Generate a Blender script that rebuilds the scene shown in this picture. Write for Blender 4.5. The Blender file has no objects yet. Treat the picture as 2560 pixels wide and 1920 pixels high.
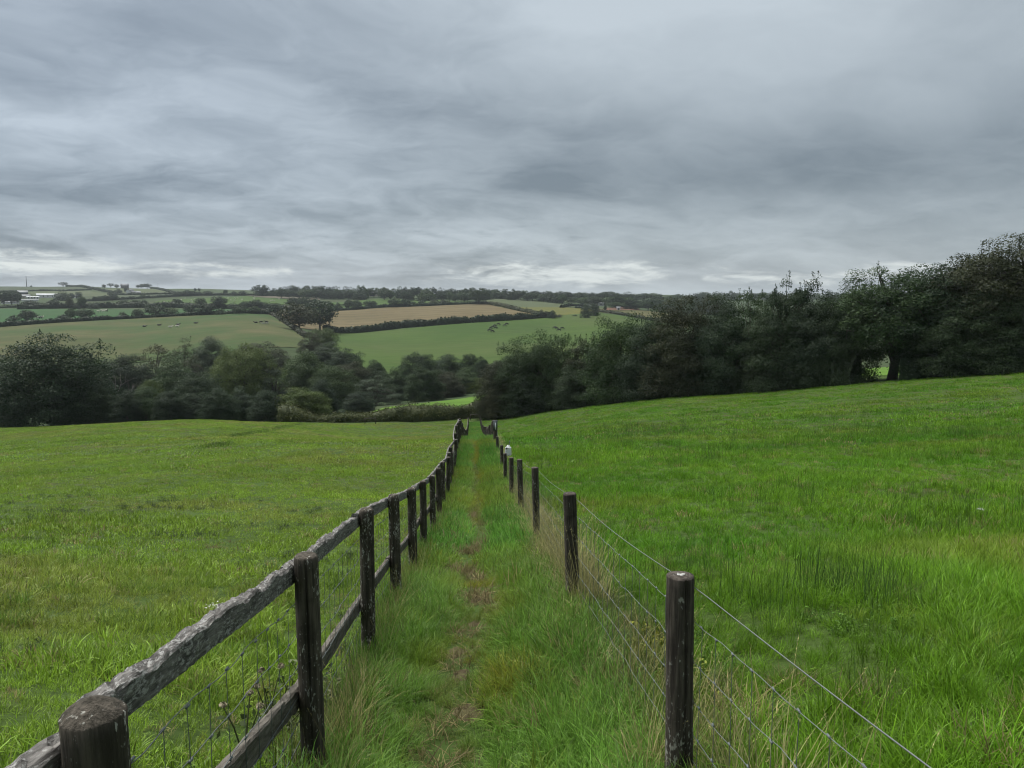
import bpy, bmesh, math, random
import numpy as np
from mathutils import Vector, Matrix, Euler
from mathutils.geometry import delaunay_2d_cdt

rng = np.random.default_rng(7)
random.seed(7)
scene = bpy.context.scene
ROOT = scene.collection
R = math.radians

# ------------------------------------------------------------------ camera
FPX = 1280.0 / math.tan(R(35.0))          # focal length in photo pixels (2560 wide)
HORIZON = 745.0
PITCH = math.atan((960.0 - HORIZON) / FPX)
cam_data = bpy.data.cameras.new('camera')
cam = bpy.data.objects.new('camera', cam_data)
ROOT.objects.link(cam)
cam_data.sensor_fit = 'HORIZONTAL'
cam_data.angle = R(70.0)
cam_data.clip_start = 0.05
cam_data.clip_end = 20000
cam.location = (0, 0, 0)
cam.rotation_euler = (math.pi / 2 - PITCH, 0, 0)
scene.camera = cam

# ------------------------------------------------------------------ light and exposure
EXPOSURE = 2.05
SUN_EL, SUN_AZ = 60.0, -48.0               # degrees; azimuth clockwise from the view direction
scene.view_settings.view_transform = 'Standard'
scene.view_settings.look = 'None'
scene.view_settings.gamma = 1.0
scene.view_settings.use_curve_mapping = False
scene.view_settings.exposure = EXPOSURE
scene.cycles.use_denoising = True
scene.cycles.filter_width = 1.1
scene.cycles.max_bounces = 4
scene.cycles.diffuse_bounces = 2
scene.cycles.glossy_bounces = 1
scene.cycles.transmission_bounces = 2
scene.cycles.use_adaptive_sampling = True
scene.cycles.adaptive_threshold = 0.02
scene.cycles.caustics_reflective = False
scene.cycles.caustics_refractive = False
scene.cycles.volume_bounces = 0
scene.cycles.transparent_max_bounces = 8
scene.cycles.sample_clamp_indirect = 4.0

sun_data = bpy.data.lights.new('sun', 'SUN')
sun = bpy.data.objects.new('sun', sun_data)
ROOT.objects.link(sun)
sun_data.energy = 1.5
sun_data.angle = R(50.0)
sun_data.color = (1.0, 0.97, 0.92)
sd = Vector((math.sin(R(SUN_AZ)) * math.cos(R(SUN_EL)), math.cos(R(SUN_AZ)) * math.cos(R(SUN_EL)), math.sin(R(SUN_EL))))
sun.rotation_euler = (-sd).to_track_quat('-Z', 'Y').to_euler()


# ------------------------------------------------------------------ node expression helper
class E:
    """a socket with arithmetic"""
    nt = None

    def __init__(self, s):
        self.s = s

    @staticmethod
    def _put(node, i, v):
        if isinstance(v, E):
            E.nt.links.new(v.s, node.inputs[i])
        else:
            node.inputs[i].default_value = v

    @staticmethod
    def m(op, *a, clamp=False):
        n = E.nt.nodes.new('ShaderNodeMath')
        n.operation = op
        n.use_clamp = clamp
        for i, v in enumerate(a):
            E._put(n, i, v)
        return E(n.outputs[0])

    def __add__(self, o): return E.m('ADD', self, o)
    def __radd__(self, o): return E.m('ADD', o, self)
    def __sub__(self, o): return E.m('SUBTRACT', self, o)
    def __rsub__(self, o): return E.m('SUBTRACT', o, self)
    def __mul__(self, o): return E.m('MULTIPLY', self, o)
    def __rmul__(self, o): return E.m('MULTIPLY', o, self)
    def __truediv__(self, o): return E.m('DIVIDE', self, o)
    def __neg__(self): return E.m('MULTIPLY', self, -1.0)


def e_vec(x, y, z):
    n = E.nt.nodes.new('ShaderNodeCombineXYZ')
    for i, v in enumerate((x, y, z)):
        E._put(n, i, v)
    return E(n.outputs[0])


def e_noise(vec, scale, detail=4.0, rough=0.5, dist=0.0):
    n = E.nt.nodes.new('ShaderNodeTexNoise')
    if vec is not None:
        E.nt.links.new(vec.s, n.inputs['Vector'])
    n.inputs['Scale'].default_value = scale
    n.inputs['Detail'].default_value = detail
    n.inputs['Roughness'].default_value = rough
    n.inputs['Distortion'].default_value = dist
    return E(n.outputs[0])


def e_step(v, lo, hi):
    n = E.nt.nodes.new('ShaderNodeMapRange')
    n.interpolation_type = 'SMOOTHSTEP'
    E._put(n, 0, v)
    n.inputs[1].default_value = lo
    n.inputs[2].default_value = hi
    n.inputs[3].default_value = 0.0
    n.inputs[4].default_value = 1.0
    return E(n.outputs[0])


def e_mix(f, a, b):
    n = E.nt.nodes.new('ShaderNodeMix')
    n.data_type = 'RGBA'
    E._put(n, 0, f)
    for i, v in ((6, a), (7, b)):
        if isinstance(v, E):
            E.nt.links.new(v.s, n.inputs[i])
        else:
            n.inputs[i].default_value = (*v[:3], 1.0)
    return E(n.outputs[2])


def e_cmul(c, f):
    """colour times scalar"""
    n = E.nt.nodes.new('ShaderNodeVectorMath')
    n.operation = 'SCALE'
    E.nt.links.new(c.s, n.inputs[0])
    E._put(n, 3, f)
    return E(n.outputs[0])


def e_vmul(a, b):
    n = E.nt.nodes.new('ShaderNodeVectorMath')
    n.operation = 'MULTIPLY'
    for i, v in enumerate((a, b)):
        if isinstance(v, E):
            E.nt.links.new(v.s, n.inputs[i])
        else:
            n.inputs[i].default_value = v
    return E(n.outputs[0])


def e_gauss(az, el, a0, e0, sa, se):
    """soft patch in the direction (a0, e0) degrees"""
    u = (az - a0) / sa
    v = (el - e0) / se
    return E.m('EXPONENT', -(u * u + v * v))


def lin(r, g, b):
    f = lambda c: (c / 255 / 12.92) if c <= 10 else ((c / 255 + 0.055) / 1.055) ** 2.4
    return (f(r), f(g), f(b))


# ------------------------------------------------------------------ overcast sky
def build_world():
    w = bpy.data.worlds.new('World')
    scene.world = w
    w.use_nodes = True
    nt = w.node_tree
    nt.nodes.clear()
    E.nt = nt
    tc = nt.nodes.new('ShaderNodeTexCoord')
    sp = nt.nodes.new('ShaderNodeSeparateXYZ')
    nt.links.new(tc.outputs['Generated'], sp.inputs[0])
    x, y, z = (E(sp.outputs[i]) for i in range(3))
    az = E.m('ARCTAN2', x, y) * (180 / math.pi)
    el = E.m('ARCSINE', z) * (180 / math.pi)
    zz = E.m('MAXIMUM', z, 0.0) + 0.21
    px, py = x / zz, y / zz                                   # the cloud deck as a plane overhead
    # the deck's rolls run from the left towards the centre
    c, s = math.cos(R(14)), math.sin(R(14))
    u = px * c + py * s
    v = py * c - px * s
    warp = e_noise(e_vec(px, py, 3.0), 1.5, 3.0, 0.55)
    u2 = u + warp * 0.7
    v2 = v + warp * 0.55
    big = e_noise(e_vec(u2 * 0.6, v2 * 0.95, 1.7), 1.25, 2.5, 0.5)
    mid = e_noise(e_vec(u2 * 0.9, v2 * 1.15, 4.1), 2.1, 5.0, 0.56)
    fine = e_noise(e_vec(u2 * 1.0, v2 * 1.1, 8.3), 5.0, 7.0, 0.64)
    left = 1.0 - e_step(az, -28.0, 20.0)
    low = 1.0 - e_step(el, 3.0, 13.0)
    tex = 0.34 + left * 0.66 + low * 0.25
    val = 0.49 + (big - 0.5) * 1.05 + (e_step(mid, 0.32, 0.68) - 0.5) * tex * 0.42 + (e_step(fine, 0.28, 0.72) - 0.5) * tex * 0.26
    # two long rolls on the left, bright along their upper edge
    for e0, slope, a1, amp in ((11.6, 0.17, -14.0, 0.26), (20.0, 0.10, -24.0, 0.18)):
        d = el - (e0 - (az + 35.0) * slope) + (mid - 0.5) * 2.4
        val = val + (E.m('EXPONENT', -(d * d * 1.3)) - E.m('EXPONENT', -((d + 1.4) * (d + 1.4) * 0.6)) * 0.6) * amp * (1.0 - e_step(az, a1 - 9.0, a1 + 5.0))
    # the broad light and dark regions of the deck
    val = val + e_gauss(az, el, 20, 21, 26, 8.0) * 0.36
    val = val + e_gauss(az, el, -6, 23, 17, 6.5) * 0.22
    val = val + e_gauss(az, el, -25, 11.5, 10, 3.4) * 0.24
    val = val - e_gauss(az, el, 28, 9.0, 20, 3.0) * 0.42
    val = val - e_gauss(az, el, 7, 9.5, 16, 3.6) * 0.32
    val = val - e_gauss(az, el, -24, 4.5, 18, 2.4) * 0.12
    val = val + e_gauss(az, el, 18, 3.6, 20, 1.3) * 0.12
    # small torn clouds and breaks low down
    lowv = e_noise(e_vec(az * 0.24 + el * 0.15, el * 1.15, 2.2), 1.0, 6.0, 0.66, 0.35)
    val = val - e_step(lowv, 0.5, 0.70) * e_gauss(az, el, -4, 4.2, 15, 2.0) * 0.30
    brk = (e_gauss(az, el, 3.5, 1.85, 10, 1.0) * 1.0 + e_gauss(az, el, -34, 2.3, 6, 0.9) * 0.95
           + e_gauss(az, el, 26, 1.6, 9, 1.0) * 0.8 + e_gauss(az, el, -22, 1.9, 8, 0.55) * 0.75)
    brk = e_step(brk * 1.0 - (lowv - 0.5) * 3.2 - 0.30, 0.0, 0.9) * e_step(brk, 0.06, 0.35)
    val = E.m('MINIMUM', E.m('MAXIMUM', val, 0.0), 1.0)
    dark = e_mix(e_step(az, -32.0, 6.0), lin(114, 126, 138), lin(112, 123, 131))
    lite = e_mix(e_step(az, -30.0, 10.0), lin(184, 195, 205), lin(192, 202, 208))
    col = e_mix(val, dark, lite)
    col = e_mix(brk * 0.9, col, lin(222, 229, 228))
    # a thin share of clear-sky light through the deck
    sky = nt.nodes.new('ShaderNodeTexSky')
    sky.sky_type = 'NISHITA'
    sky.sun_disc = False
    sky.sun_elevation = R(SUN_EL)
    sky.sun_rotation = R(SUN_AZ)
    STR = 0.1
    k = 1.0 / (STR * 2 ** EXPOSURE)
    col = e_cmul(col, k)
    col = e_mix(0.03, col, E(sky.outputs[0]))
    bg = nt.nodes.new('ShaderNodeBackground')
    bg.inputs[1].default_value = STR
    nt.links.new(col.s, bg.inputs[0])
    out = nt.nodes.new('ShaderNodeOutputWorld')
    nt.links.new(bg.outputs[0], out.inputs[0])
    w.cycles.sampling_method = 'NONE'


build_world()


# ------------------------------------------------------------------ numpy helpers
def hash2(ix, iy, seed=0):
    n = (ix.astype(np.int64) * 374761393 + iy.astype(np.int64) * 668265263 + seed * 1442695041) & 0x7fffffff
    n = ((n ^ (n >> 13)) * 1274126177) & 0x7fffffff
    n = n ^ (n >> 16)
    return (n & 0xffff) / 65535.0


def vnoise(x, y, seed=0):
    x = np.asarray(x, float); y = np.asarray(y, float)
    ix, iy = np.floor(x), np.floor(y)
    fx, fy = x - ix, y - iy
    fx = fx * fx * (3 - 2 * fx); fy = fy * fy * (3 - 2 * fy)
    a = hash2(ix, iy, seed); b = hash2(ix + 1, iy, seed)
    c = hash2(ix, iy + 1, seed); d = hash2(ix + 1, iy + 1, seed)
    return (a * (1 - fx) + b * fx) * (1 - fy) + (c * (1 - fx) + d * fx) * fy


def fbm(x, y, seed=0, octv=4):
    s = 0.0; amp = 0.5; tot = 0.0
    for o in range(octv):
        s = s + amp * vnoise(np.asarray(x) * 2 ** o + 17.3 * o, np.asarray(y) * 2 ** o - 9.1 * o, seed + o)
        tot += amp; amp *= 0.5
    return s / tot


def smooth(v, a, b):
    t = np.clip((np.asarray(v, float) - a) / (b - a), 0, 1)
    return t * t * (3 - 2 * t)


_fw = np.array([0, math.cos(PITCH), -math.sin(PITCH)])
_up = np.array([0, math.sin(PITCH), math.cos(PITCH)])


def ray(px, py):
    return _fw + np.array([1.0, 0, 0]) * ((px - 1280.0) / FPX) + _up * ((960.0 - py) / FPX)


def un(px, py, t):
    """the place seen at photo pixel (px, py), t metres in front of the camera"""
    return ray(px, py) * t


# ------------------------------------------------------------------ the land: surveyed spot heights and a thin-plate surface
SPOTS = []
for a in [  # along the footpath
    (765, 1905, 2.95), (916, 1620, 4.94), (985, 1480, 6.6), (1030, 1411, 8.5), (1057, 1358, 10.2), (1082, 1316, 11.9),
    (1097, 1283, 13.7), (1108, 1243, 16.6), (1712, 1950, 2.7), (1436, 1488, 5.5), (1345, 1345, 10), (1300, 1264, 13.8),
    (1200, 1182, 22), (1150, 1109, 30), (1230, 1107, 30), (1185, 1107, 45), (1185, 1098, 66), (1187, 1058, 104),
    # left pasture
    (0, 1070, 105), (250, 1061, 103), (500, 1050, 98), (740, 1058, 105), (900, 1063, 107), (1050, 1064, 107),
    (0, 1322, 11.3), (0, 1152, 31), (550, 1152, 25), (0, 1600, 4.7), (600, 1100, 42), (0, 1102, 58), (300, 1900, 2.7), (850, 1105, 36),
    # right pasture
    (2560, 935, 60), (2200, 960, 66), (1900, 985, 75), (1700, 995, 82), (1500, 1014, 95), (1350, 1034, 103), (1260, 1050, 105),
    (2560, 1400, 7.2), (2560, 1150, 17), (2560, 1000, 38), (1900, 1400, 7.4), (1900, 1150, 20), (1900, 1042, 44), (1550, 1100, 29),
    (2560, 1900, 2.6),
    # beyond the right-hand hedge
    (2220, 927, 100), (2560, 905, 100), (1900, 950, 130), (1600, 950, 190),
    # valley bottom
    (1090, 1018, 132), (1200, 991, 165), (960, 1022, 132), (600, 1000, 200), (100, 1005, 190), (1000, 985, 205),
    # far side
    (0, 880, 290), (210, 903, 280), (450, 872, 300), (720, 855, 310), (900, 905, 285), (1250, 895, 290), (1550, 850, 340),
    (0, 818, 420), (300, 799, 470), (640, 786, 500), (420, 816, 400), (100, 840, 350),
    (830, 828, 470), (1100, 812, 495), (1370, 793, 540), (1245, 822, 455), (1400, 825, 450),
    (840, 778, 680), (1050, 766, 720), (1212, 760, 740), (1490, 782, 580), (1640, 800, 560), (1330, 772, 660),
    (0, 772, 620), (250, 771, 640), (560, 770, 650), (450, 756, 760), (700, 748, 860), (950, 748, 840), (300, 748, 880),
    (1230, 745, 900), (1450, 762, 780), (0, 730, 1150), (200, 727, 1150), (430, 733, 1050), (640, 738, 1000),
    (0, 716, 1450), (200, 716, 1450), (310, 721, 1350), (500, 722, 1450), (640, 726, 1450), (900, 731, 1450),
    (1230, 734, 1500), (1700, 738, 1650), (2100, 736, 1700), (2560, 736, 1700), (2100, 780, 900), (2560, 790, 800), (1800, 770, 900),
]:
    q = un(*a)
    if a[2] < 25 and 600 < a[0] < 1800 and a[1] > 1150:
        q = q - np.array([0, 0, 0.10 if a[2] > 4 else 0.13])   # the spot marks the top of the sward
    SPOTS.append(q)
SPOTS += [np.array(p, float) for p in [
    (0, -3, -0.95), (0, -12, 0.9), (-12, -12, 0.6), (12, -12, 1.3), (-40, -30, 2), (40, -30, 7), (-22, 0, -1.5), (22, 0, 0.4),
    (-90, 0, -4), (90, 0, 5), (-160, 60, -14), (120, 60, 1), (0, -150, 12), (-400, 100, -20), (400, 100, 10),
    (-1200, 500, -5), (1500, 500, 10), (0, -2000, 30), (-3000, 0, 20), (3000, 0, 20)]]
for px in (-900, 100, 1000, 1900, 2900):
    SPOTS.append(un(px, 753, 2600)); SPOTS.append(un(px, 751, 5200))
SPOTS = np.array(SPOTS)


def warp2(P):
    q = np.hypot(P[..., 0], P[..., 1]) + 1e-6
    k = np.log1p(q / 6.0) / q
    return np.stack([P[..., 0] * k, P[..., 1] * k], -1)


def _tps(d2):
    return d2 * np.log(d2 + 1e-12) * 0.5


def fit_land():
    w = warp2(SPOTS)
    n = len(w)
    d2 = ((w[:, None] - w[None]) ** 2).sum(-1)
    A = np.zeros((n + 3, n + 3))
    wt = np.clip(np.hypot(SPOTS[:, 0], SPOTS[:, 1]) / 30.0, 0.02, 8.0)
    A[:n, :n] = _tps(d2) + np.eye(n) * 1e-4 * wt[:, None]
    A[:n, n] = 1; A[:n, n + 1:] = w
    A[n, :n] = 1; A[n + 1:, :n] = w.T
    b = np.zeros(n + 3); b[:n] = SPOTS[:, 2]
    return w, np.linalg.solve(A, b)


_lw, _lc = fit_land()


def g(x, y):
    """ground height"""
    x = np.asarray(x, float); y = np.asarray(y, float)
    sh = np.broadcast(x, y).shape
    P = np.stack([np.broadcast_to(x, sh).ravel(), np.broadcast_to(y, sh).ravel()], -1)
    out = np.empty(len(P))
    for i in range(0, len(P), 20000):
        w = warp2(P[i:i + 20000])
        d2 = ((w[:, None] - _lw[None]) ** 2).sum(-1)
        out[i:i + 20000] = _tps(d2) @ _lc[:-3] + _lc[-3] + w @ _lc[-2:]
    out = out + (fbm(P[:, 0] * 0.9, P[:, 1] * 0.9, 5, 3) - 0.5) * 0.07 * (np.hypot(P[:, 0], P[:, 1]) < 140)
    return out.reshape(sh) if sh else float(out[0])


_tm = np.exp(np.linspace(math.log(1.6), math.log(5000), 900))


def hit(px, py, tmin=1.6):
    """the ground point seen at a photo pixel"""
    d = ray(px, py)
    P = d[None] * _tm[:, None]
    h = P[:, 2] - g(P[:, 0], P[:, 1])
    ok = np.where((h[:-1] > 0) & (h[1:] <= 0) & (_tm[1:] > tmin))[0]
    if len(ok) == 0:
        i = int(np.argmin(np.where(_tm > tmin, np.abs(h) / _tm, 9)))
        t = _tm[i]
    else:
        i = ok[0]
        f = h[i] / (h[i] - h[i + 1])
        t = _tm[i] * (1 - f) + _tm[i + 1] * f
    p = d * t
    return np.array([p[0], p[1], g(p[0], p[1])]), t


def at(px, t):
    """ground point in the pixel column px, t metres away"""
    d = ray(px, HORIZON)
    p = d / (d @ _fw) * t
    return np.array([p[0], p[1], g(p[0], p[1])])


def px_of(P):
    """photo pixel of a place"""
    P = np.asarray(P, float)
    t = P @ _fw
    return 1280 + P[..., 0] / t * FPX, 960 - (P @ _up) / t * FPX, t


# ------------------------------------------------------------------ objects
def tag(o, label=None, cat=None, group=None, kind=None):
    for k, v in (('label', label), ('category', cat), ('group', group), ('kind', kind)):
        if v:
            o[k] = v
    return o


def link(o, parent=None):
    ROOT.objects.link(o)
    if parent is not None:
        o.parent = parent
    return o


def empty(name, loc=(0, 0, 0), rz=0.0, scale=(1, 1, 1)):
    o = bpy.data.objects.new(name, None)
    o.location = loc
    o.rotation_euler = (0, 0, rz)
    o.scale = scale
    o.empty_display_size = 0.1
    return link(o)


def mesh_np(name, V, F, mats=(), smooth_sh=False, mi=None, tone=None):
    """mesh from numpy arrays; F is a list/array of equal-length faces"""
    V = np.asarray(V, np.float32); F = np.asarray(F, np.int32)
    me = bpy.data.meshes.new(name)
    me.vertices.add(len(V)); me.vertices.foreach_set('co', V.ravel())
    k = F.shape[1]
    me.loops.add(F.size); me.loops.foreach_set('vertex_index', F.ravel())
    me.polygons.add(len(F))
    me.polygons.foreach_set('loop_start', np.arange(0, F.size, k, dtype=np.int32))
    me.polygons.foreach_set('loop_total', np.full(len(F), k, np.int32))
    for m in mats:
        me.materials.append(m)
    if mi is not None:
        me.polygons.foreach_set('material_index', np.asarray(mi, np.int32))
    if smooth_sh:
        me.polygons.foreach_set('use_smooth', np.ones(len(F), bool))
    if tone is not None:
        a = me.attributes.new('tone', 'FLOAT', 'POINT')
        a.data.foreach_set('value', np.asarray(tone, np.float32))
    me.update(calc_edges=True)
    return me


def obj(name, me, parent=None, loc=None):
    o = bpy.data.objects.new(name, me)
    if loc is not None:
        o.location = loc
    return link(o, parent)


class MB:
    """collects pieces (verts, quads) into one mesh"""
    def __init__(self):
        self.V = []; self.F = []; self.T = []; self.n = 0

    def add(self, V, F, tone=0.5):
        V = np.asarray(V, float)
        self.V.append(V); self.F.append(np.asarray(F, np.int64) + self.n)
        self.T.append(np.broadcast_to(np.asarray(tone, float), (len(V),)))
        self.n += len(V)

    def tube(self, pts, rad, seg=6, cap=True, tone=0.5):
        pts = np.asarray(pts, float); rad = np.broadcast_to(np.asarray(rad, float), (len(pts),))
        n = len(pts)
        tan = np.gradient(pts, axis=0)
        tan /= np.linalg.norm(tan, axis=1)[:, None] + 1e-12
        ref = np.where(np.abs(tan[:, 2:3]) > 0.9, np.array([[1.0, 0, 0]]), np.array([[0, 0, 1.0]]))
        a = np.cross(tan, ref); a /= np.linalg.norm(a, axis=1)[:, None] + 1e-12
        b = np.cross(tan, a)
        th = np.arange(seg) * 2 * np.pi / seg
        V = pts[:, None] + rad[:, None, None] * (np.cos(th)[None, :, None] * a[:, None] + np.sin(th)[None, :, None] * b[:, None])
        V = V.reshape(-1, 3)
        i = np.arange(n - 1)[:, None] * seg; j = np.arange(seg)[None]; k = (j + 1) % seg
        F = np.stack([i + j, i + k, i + seg + k, i + seg + j], -1).reshape(-1, 4)
        if cap and seg == 4:
            F = np.vstack([F, [[3, 2, 1, 0]], [[(n - 1) * seg + q for q in range(4)]]])
        elif cap and seg == 6:
            o = (n - 1) * seg
            F = np.vstack([F, [[3, 2, 1, 0], [5, 4, 3, 0], [o, o + 1, o + 2, o + 3], [o, o + 3, o + 4, o + 5]]])
        self.add(V, F, tone)

    def box(self, c, s, rz=0.0, tone=0.5):
        x, y, z = np.array(s) / 2
        V = np.array([[i, j, k] for k in (-z, z) for (i, j) in ((-x, -y), (x, -y), (x, y), (-x, y))])
        cs, sn = math.cos(rz), math.sin(rz)
        V = np.stack([V[:, 0] * cs - V[:, 1] * sn, V[:, 0] * sn + V[:, 1] * cs, V[:, 2]], -1) + np.array(c)
        self.add(V, [[3, 2, 1, 0], [4, 5, 6, 7], [0, 1, 5, 4], [1, 2, 6, 5], [2, 3, 7, 6], [3, 0, 4, 7]], tone)

    def mesh(self, name, mats=(), smooth_sh=False):
        return mesh_np(name, np.vstack(self.V), np.vstack(self.F), mats, smooth_sh, tone=np.concatenate(self.T))

    def build(self, name, mat, parent=None, smooth_sh=False, loc=None):
        return obj(name, self.mesh(name, [mat], smooth_sh), parent, loc)


# ------------------------------------------------------------------ materials
def new_mat(name):
    m = bpy.data.materials.new(name)
    m.use_nodes = True
    nt = m.node_tree
    nt.nodes.clear()
    E.nt = nt
    return m, nt


def finish(nt, col, rough=0.8, bump=None, bump_d=0.01, bump_s=0.5, translucent=0.0, spec=0.3):
    b = nt.nodes.new('ShaderNodeBsdfPrincipled')
    b.inputs['Roughness'].default_value = rough if not isinstance(rough, E) else 0.5
    if isinstance(rough, E):
        nt.links.new(rough.s, b.inputs['Roughness'])
    b.inputs['Specular IOR Level'].default_value = spec
    if isinstance(col, E):
        nt.links.new(col.s, b.inputs['Base Color'])
    else:
        b.inputs['Base Color'].default_value = (*col, 1)
    if bump is not None:
        n = nt.nodes.new('ShaderNodeBump')
        n.inputs['Strength'].default_value = bump_s
        n.inputs['Distance'].default_value = bump_d
        nt.links.new(bump.s, n.inputs['Height'])
        nt.links.new(n.outputs[0], b.inputs['Normal'])
    sh = b.outputs[0]
    if translucent > 0:
        t = nt.nodes.new('ShaderNodeBsdfTranslucent')
        if isinstance(col, E):
            nt.links.new(col.s, t.inputs[0])
        else:
            t.inputs[0].default_value = (*col, 1)
        mx = nt.nodes.new('ShaderNodeMixShader')
        mx.inputs[0].default_value = translucent
        nt.links.new(sh, mx.inputs[1]); nt.links.new(t.outputs[0], mx.inputs[2])
        sh = mx.outputs[0]
    out = nt.nodes.new('ShaderNodeOutputMaterial')
    nt.links.new(sh, out.inputs[0])


def e_pos():
    n = E.nt.nodes.new('ShaderNodeNewGeometry')
    return E(n.outputs['Position'])


def e_objco():
    n = E.nt.nodes.new('ShaderNodeTexCoord')
    return E(n.outputs['Object'])


def e_attr(name, kind='GEOMETRY', out='Fac'):
    n = E.nt.nodes.new('ShaderNodeAttribute')
    n.attribute_type = kind
    n.attribute_name = name
    return E(n.outputs[out])


def e_rand():
    n = E.nt.nodes.new('ShaderNodeObjectInfo')
    return E(n.outputs['Random'])


def e_scalev(v, s):
    n = E.nt.nodes.new('ShaderNodeMapping')
    E.nt.links.new(v.s, n.inputs[0])
    n.inputs['Scale'].default_value = s
    return E(n.outputs[0])


def sward(name, a, b, c=None, scale=0.08, fine=0.9, stripes=None, c_cut=0.55):
    """grassland or stubble seen from afar: two or three mottled tones"""
    m, nt = new_mat(name)
    p = e_pos()
    n1 = e_noise(p, scale, 5.0, 0.6)
    n2 = e_noise(e_scalev(p, (fine * 0.5, fine, fine)), 1.0, 4.0, 0.65)
    col = e_mix(e_step(n1 * 0.65 + n2 * 0.35, 0.36, 0.64), a, b)
    if c is not None:
        n3 = e_noise(p, scale * 0.45, 3.0, 0.55)
        col = e_mix(e_step(n3 * 0.7 + n2 * 0.3, c_cut - 0.1, c_cut + 0.12), col, c)
    st = e_noise(e_scalev(p, (0.035, 0.11, 0.11)), 1.0, 6.0, 0.72)
    col = e_cmul(col, 0.70 + st * 0.60)
    if stripes is not None:
        ang, wl, sc = stripes
        sp = nt.nodes.new('ShaderNodeSeparateXYZ')
        nt.links.new(p.s, sp.inputs[0])
        w = E(sp.outputs[0]) * math.cos(ang) + E(sp.outputs[1]) * math.sin(ang) + n1 * wl * 0.25
        s = E.m('SINE', w * (2 * math.pi / wl)) * 0.5 + 0.5
        col = e_mix(s * sc * e_step(n2, 0.3, 0.7), col, tuple(x * 0.55 for x in a))
    finish(nt, col, 0.95, bump=n2, bump_d=0.25, bump_s=0.6, spec=0.1)
    return m


def leaf_mat(name, a, b, translucent=0.25, rough=0.55):
    """foliage: tone per clump, drift per plant"""
    m, nt = new_mat(name)
    tone = e_attr('tone')
    rnd = e_rand()
    col = e_mix(tone, a, b)
    col = e_mix(e_step(rnd, 0.55, 1.0) * 0.25, col, (a[0] * 1.5 + 0.010, a[1] * 1.1 + 0.004, a[2] * 0.9))
    col = e_cmul(col, 0.75 + rnd * 0.5)
    finish(nt, col, rough, translucent=translucent, spec=0.12)
    return m


def bark_mat(name, a, b):
    m, nt = new_mat(name)
    p = e_objco()
    n = e_noise(e_scalev(p, (1, 1, 0.25)), 14.0, 5.0, 0.6)
    finish(nt, e_mix(n, a, b), 0.9, bump=n, bump_d=0.02)
    return m


M = {}
M['terrain'] = sward('terrain_grass', (0.027, 0.046, 0.017), (0.040, 0.062, 0.023), (0.046, 0.058, 0.027), 0.03, 0.5)
M['near'] = sward('pasture_soil', (0.035, 0.060, 0.012), (0.050, 0.085, 0.018), (0.055, 0.070, 0.022), 0.35, 3.0)
M['leaf_dark'] = leaf_mat('leaf_dark', (0.016, 0.034, 0.016), (0.037, 0.062, 0.028))
M['leaf_mid'] = leaf_mat('leaf_mid', (0.022, 0.047, 0.016), (0.052, 0.086, 0.031))
M['leaf_pale'] = leaf_mat('leaf_pale', (0.050, 0.082, 0.026), (0.098, 0.132, 0.046))
M['leaf_yellow'] = leaf_mat('leaf_yellow', (0.042, 0.074, 0.012), (0.082, 0.116, 0.022))
M['leaf_brown'] = leaf_mat('leaf_brown', (0.030, 0.040, 0.018), (0.057, 0.067, 0.030))
M['leaf_grey'] = leaf_mat('leaf_grey', (0.037, 0.058, 0.032), (0.068, 0.094, 0.054))
M['leaf_hedge'] = leaf_mat('leaf_hedge', (0.015, 0.029, 0.013), (0.032, 0.053, 0.023))
M['leaf_bramble'] = leaf_mat('leaf_bramble', (0.030, 0.048, 0.016), (0.080, 0.090, 0.034))
M['bark'] = bark_mat('bark', (0.035, 0.030, 0.024), (0.085, 0.075, 0.060))
M['bark_pale'] = bark_mat('bark_pale', (0.10, 0.095, 0.08), (0.22, 0.21, 0.19))

# ------------------------------------------------------------------ the land as one sheet
def build_terrain():
    fine = np.linspace(R(-52), R(52), 320)
    rest = np.linspace(R(52), R(308), 66)[1:-1]
    ang = np.concatenate([fine, rest])
    na = len(ang)
    rad = np.exp(np.linspace(math.log(0.5), math.log(6500), 330))
    A, Q = np.meshgrid(ang, rad)
    X, Y = Q * np.sin(A), Q * np.cos(A)
    Z = g(X, Y)
    V = np.stack([X, Y, Z], -1).reshape(-1, 3)
    V = np.vstack([V, [[0, 0, g(0.0, 0.0)]]])
    i = np.arange(len(rad) - 1)[:, None] * na
    j = np.arange(na)[None]; k = (j + 1) % na
    F = np.stack([i + j, i + na + j, i + na + k, i + k], -1).reshape(-1, 4)[:, ::-1]
    qc = Q[:-1].reshape(-1)
    mi = (qc < 112).astype(int)
    me = mesh_np('terrain', V, F, [M['terrain'], M['near']], True, mi)
    o = obj('terrain', me)
    tag(o, kind='structure')
    # the hub under the camera
    c = len(V) - 1
    hub = np.stack([np.arange(na), (np.arange(na) + 1) % na, np.full(na, c)], -1)
    bm = bmesh.new(); bm.from_mesh(me); bm.verts.ensure_lookup_table()
    for a, b, d in hub:
        f = bm.faces.new((bm.verts[a], bm.verts[d], bm.verts[b])); f.material_index = 1; f.smooth = True
    bm.to_mesh(me); bm.free()


build_terrain()


def dens(poly, step):
    out = []
    for a, b in zip(poly, poly[1:] + poly[:1]):
        n = max(1, int(np.hypot(b[0] - a[0], b[1] - a[1]) / step))
        for k in range(n):
            f = k / n
            out.append((a[0] * (1 - f) + b[0] * f, a[1] * (1 - f) + b[1] * f))
    return out


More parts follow.
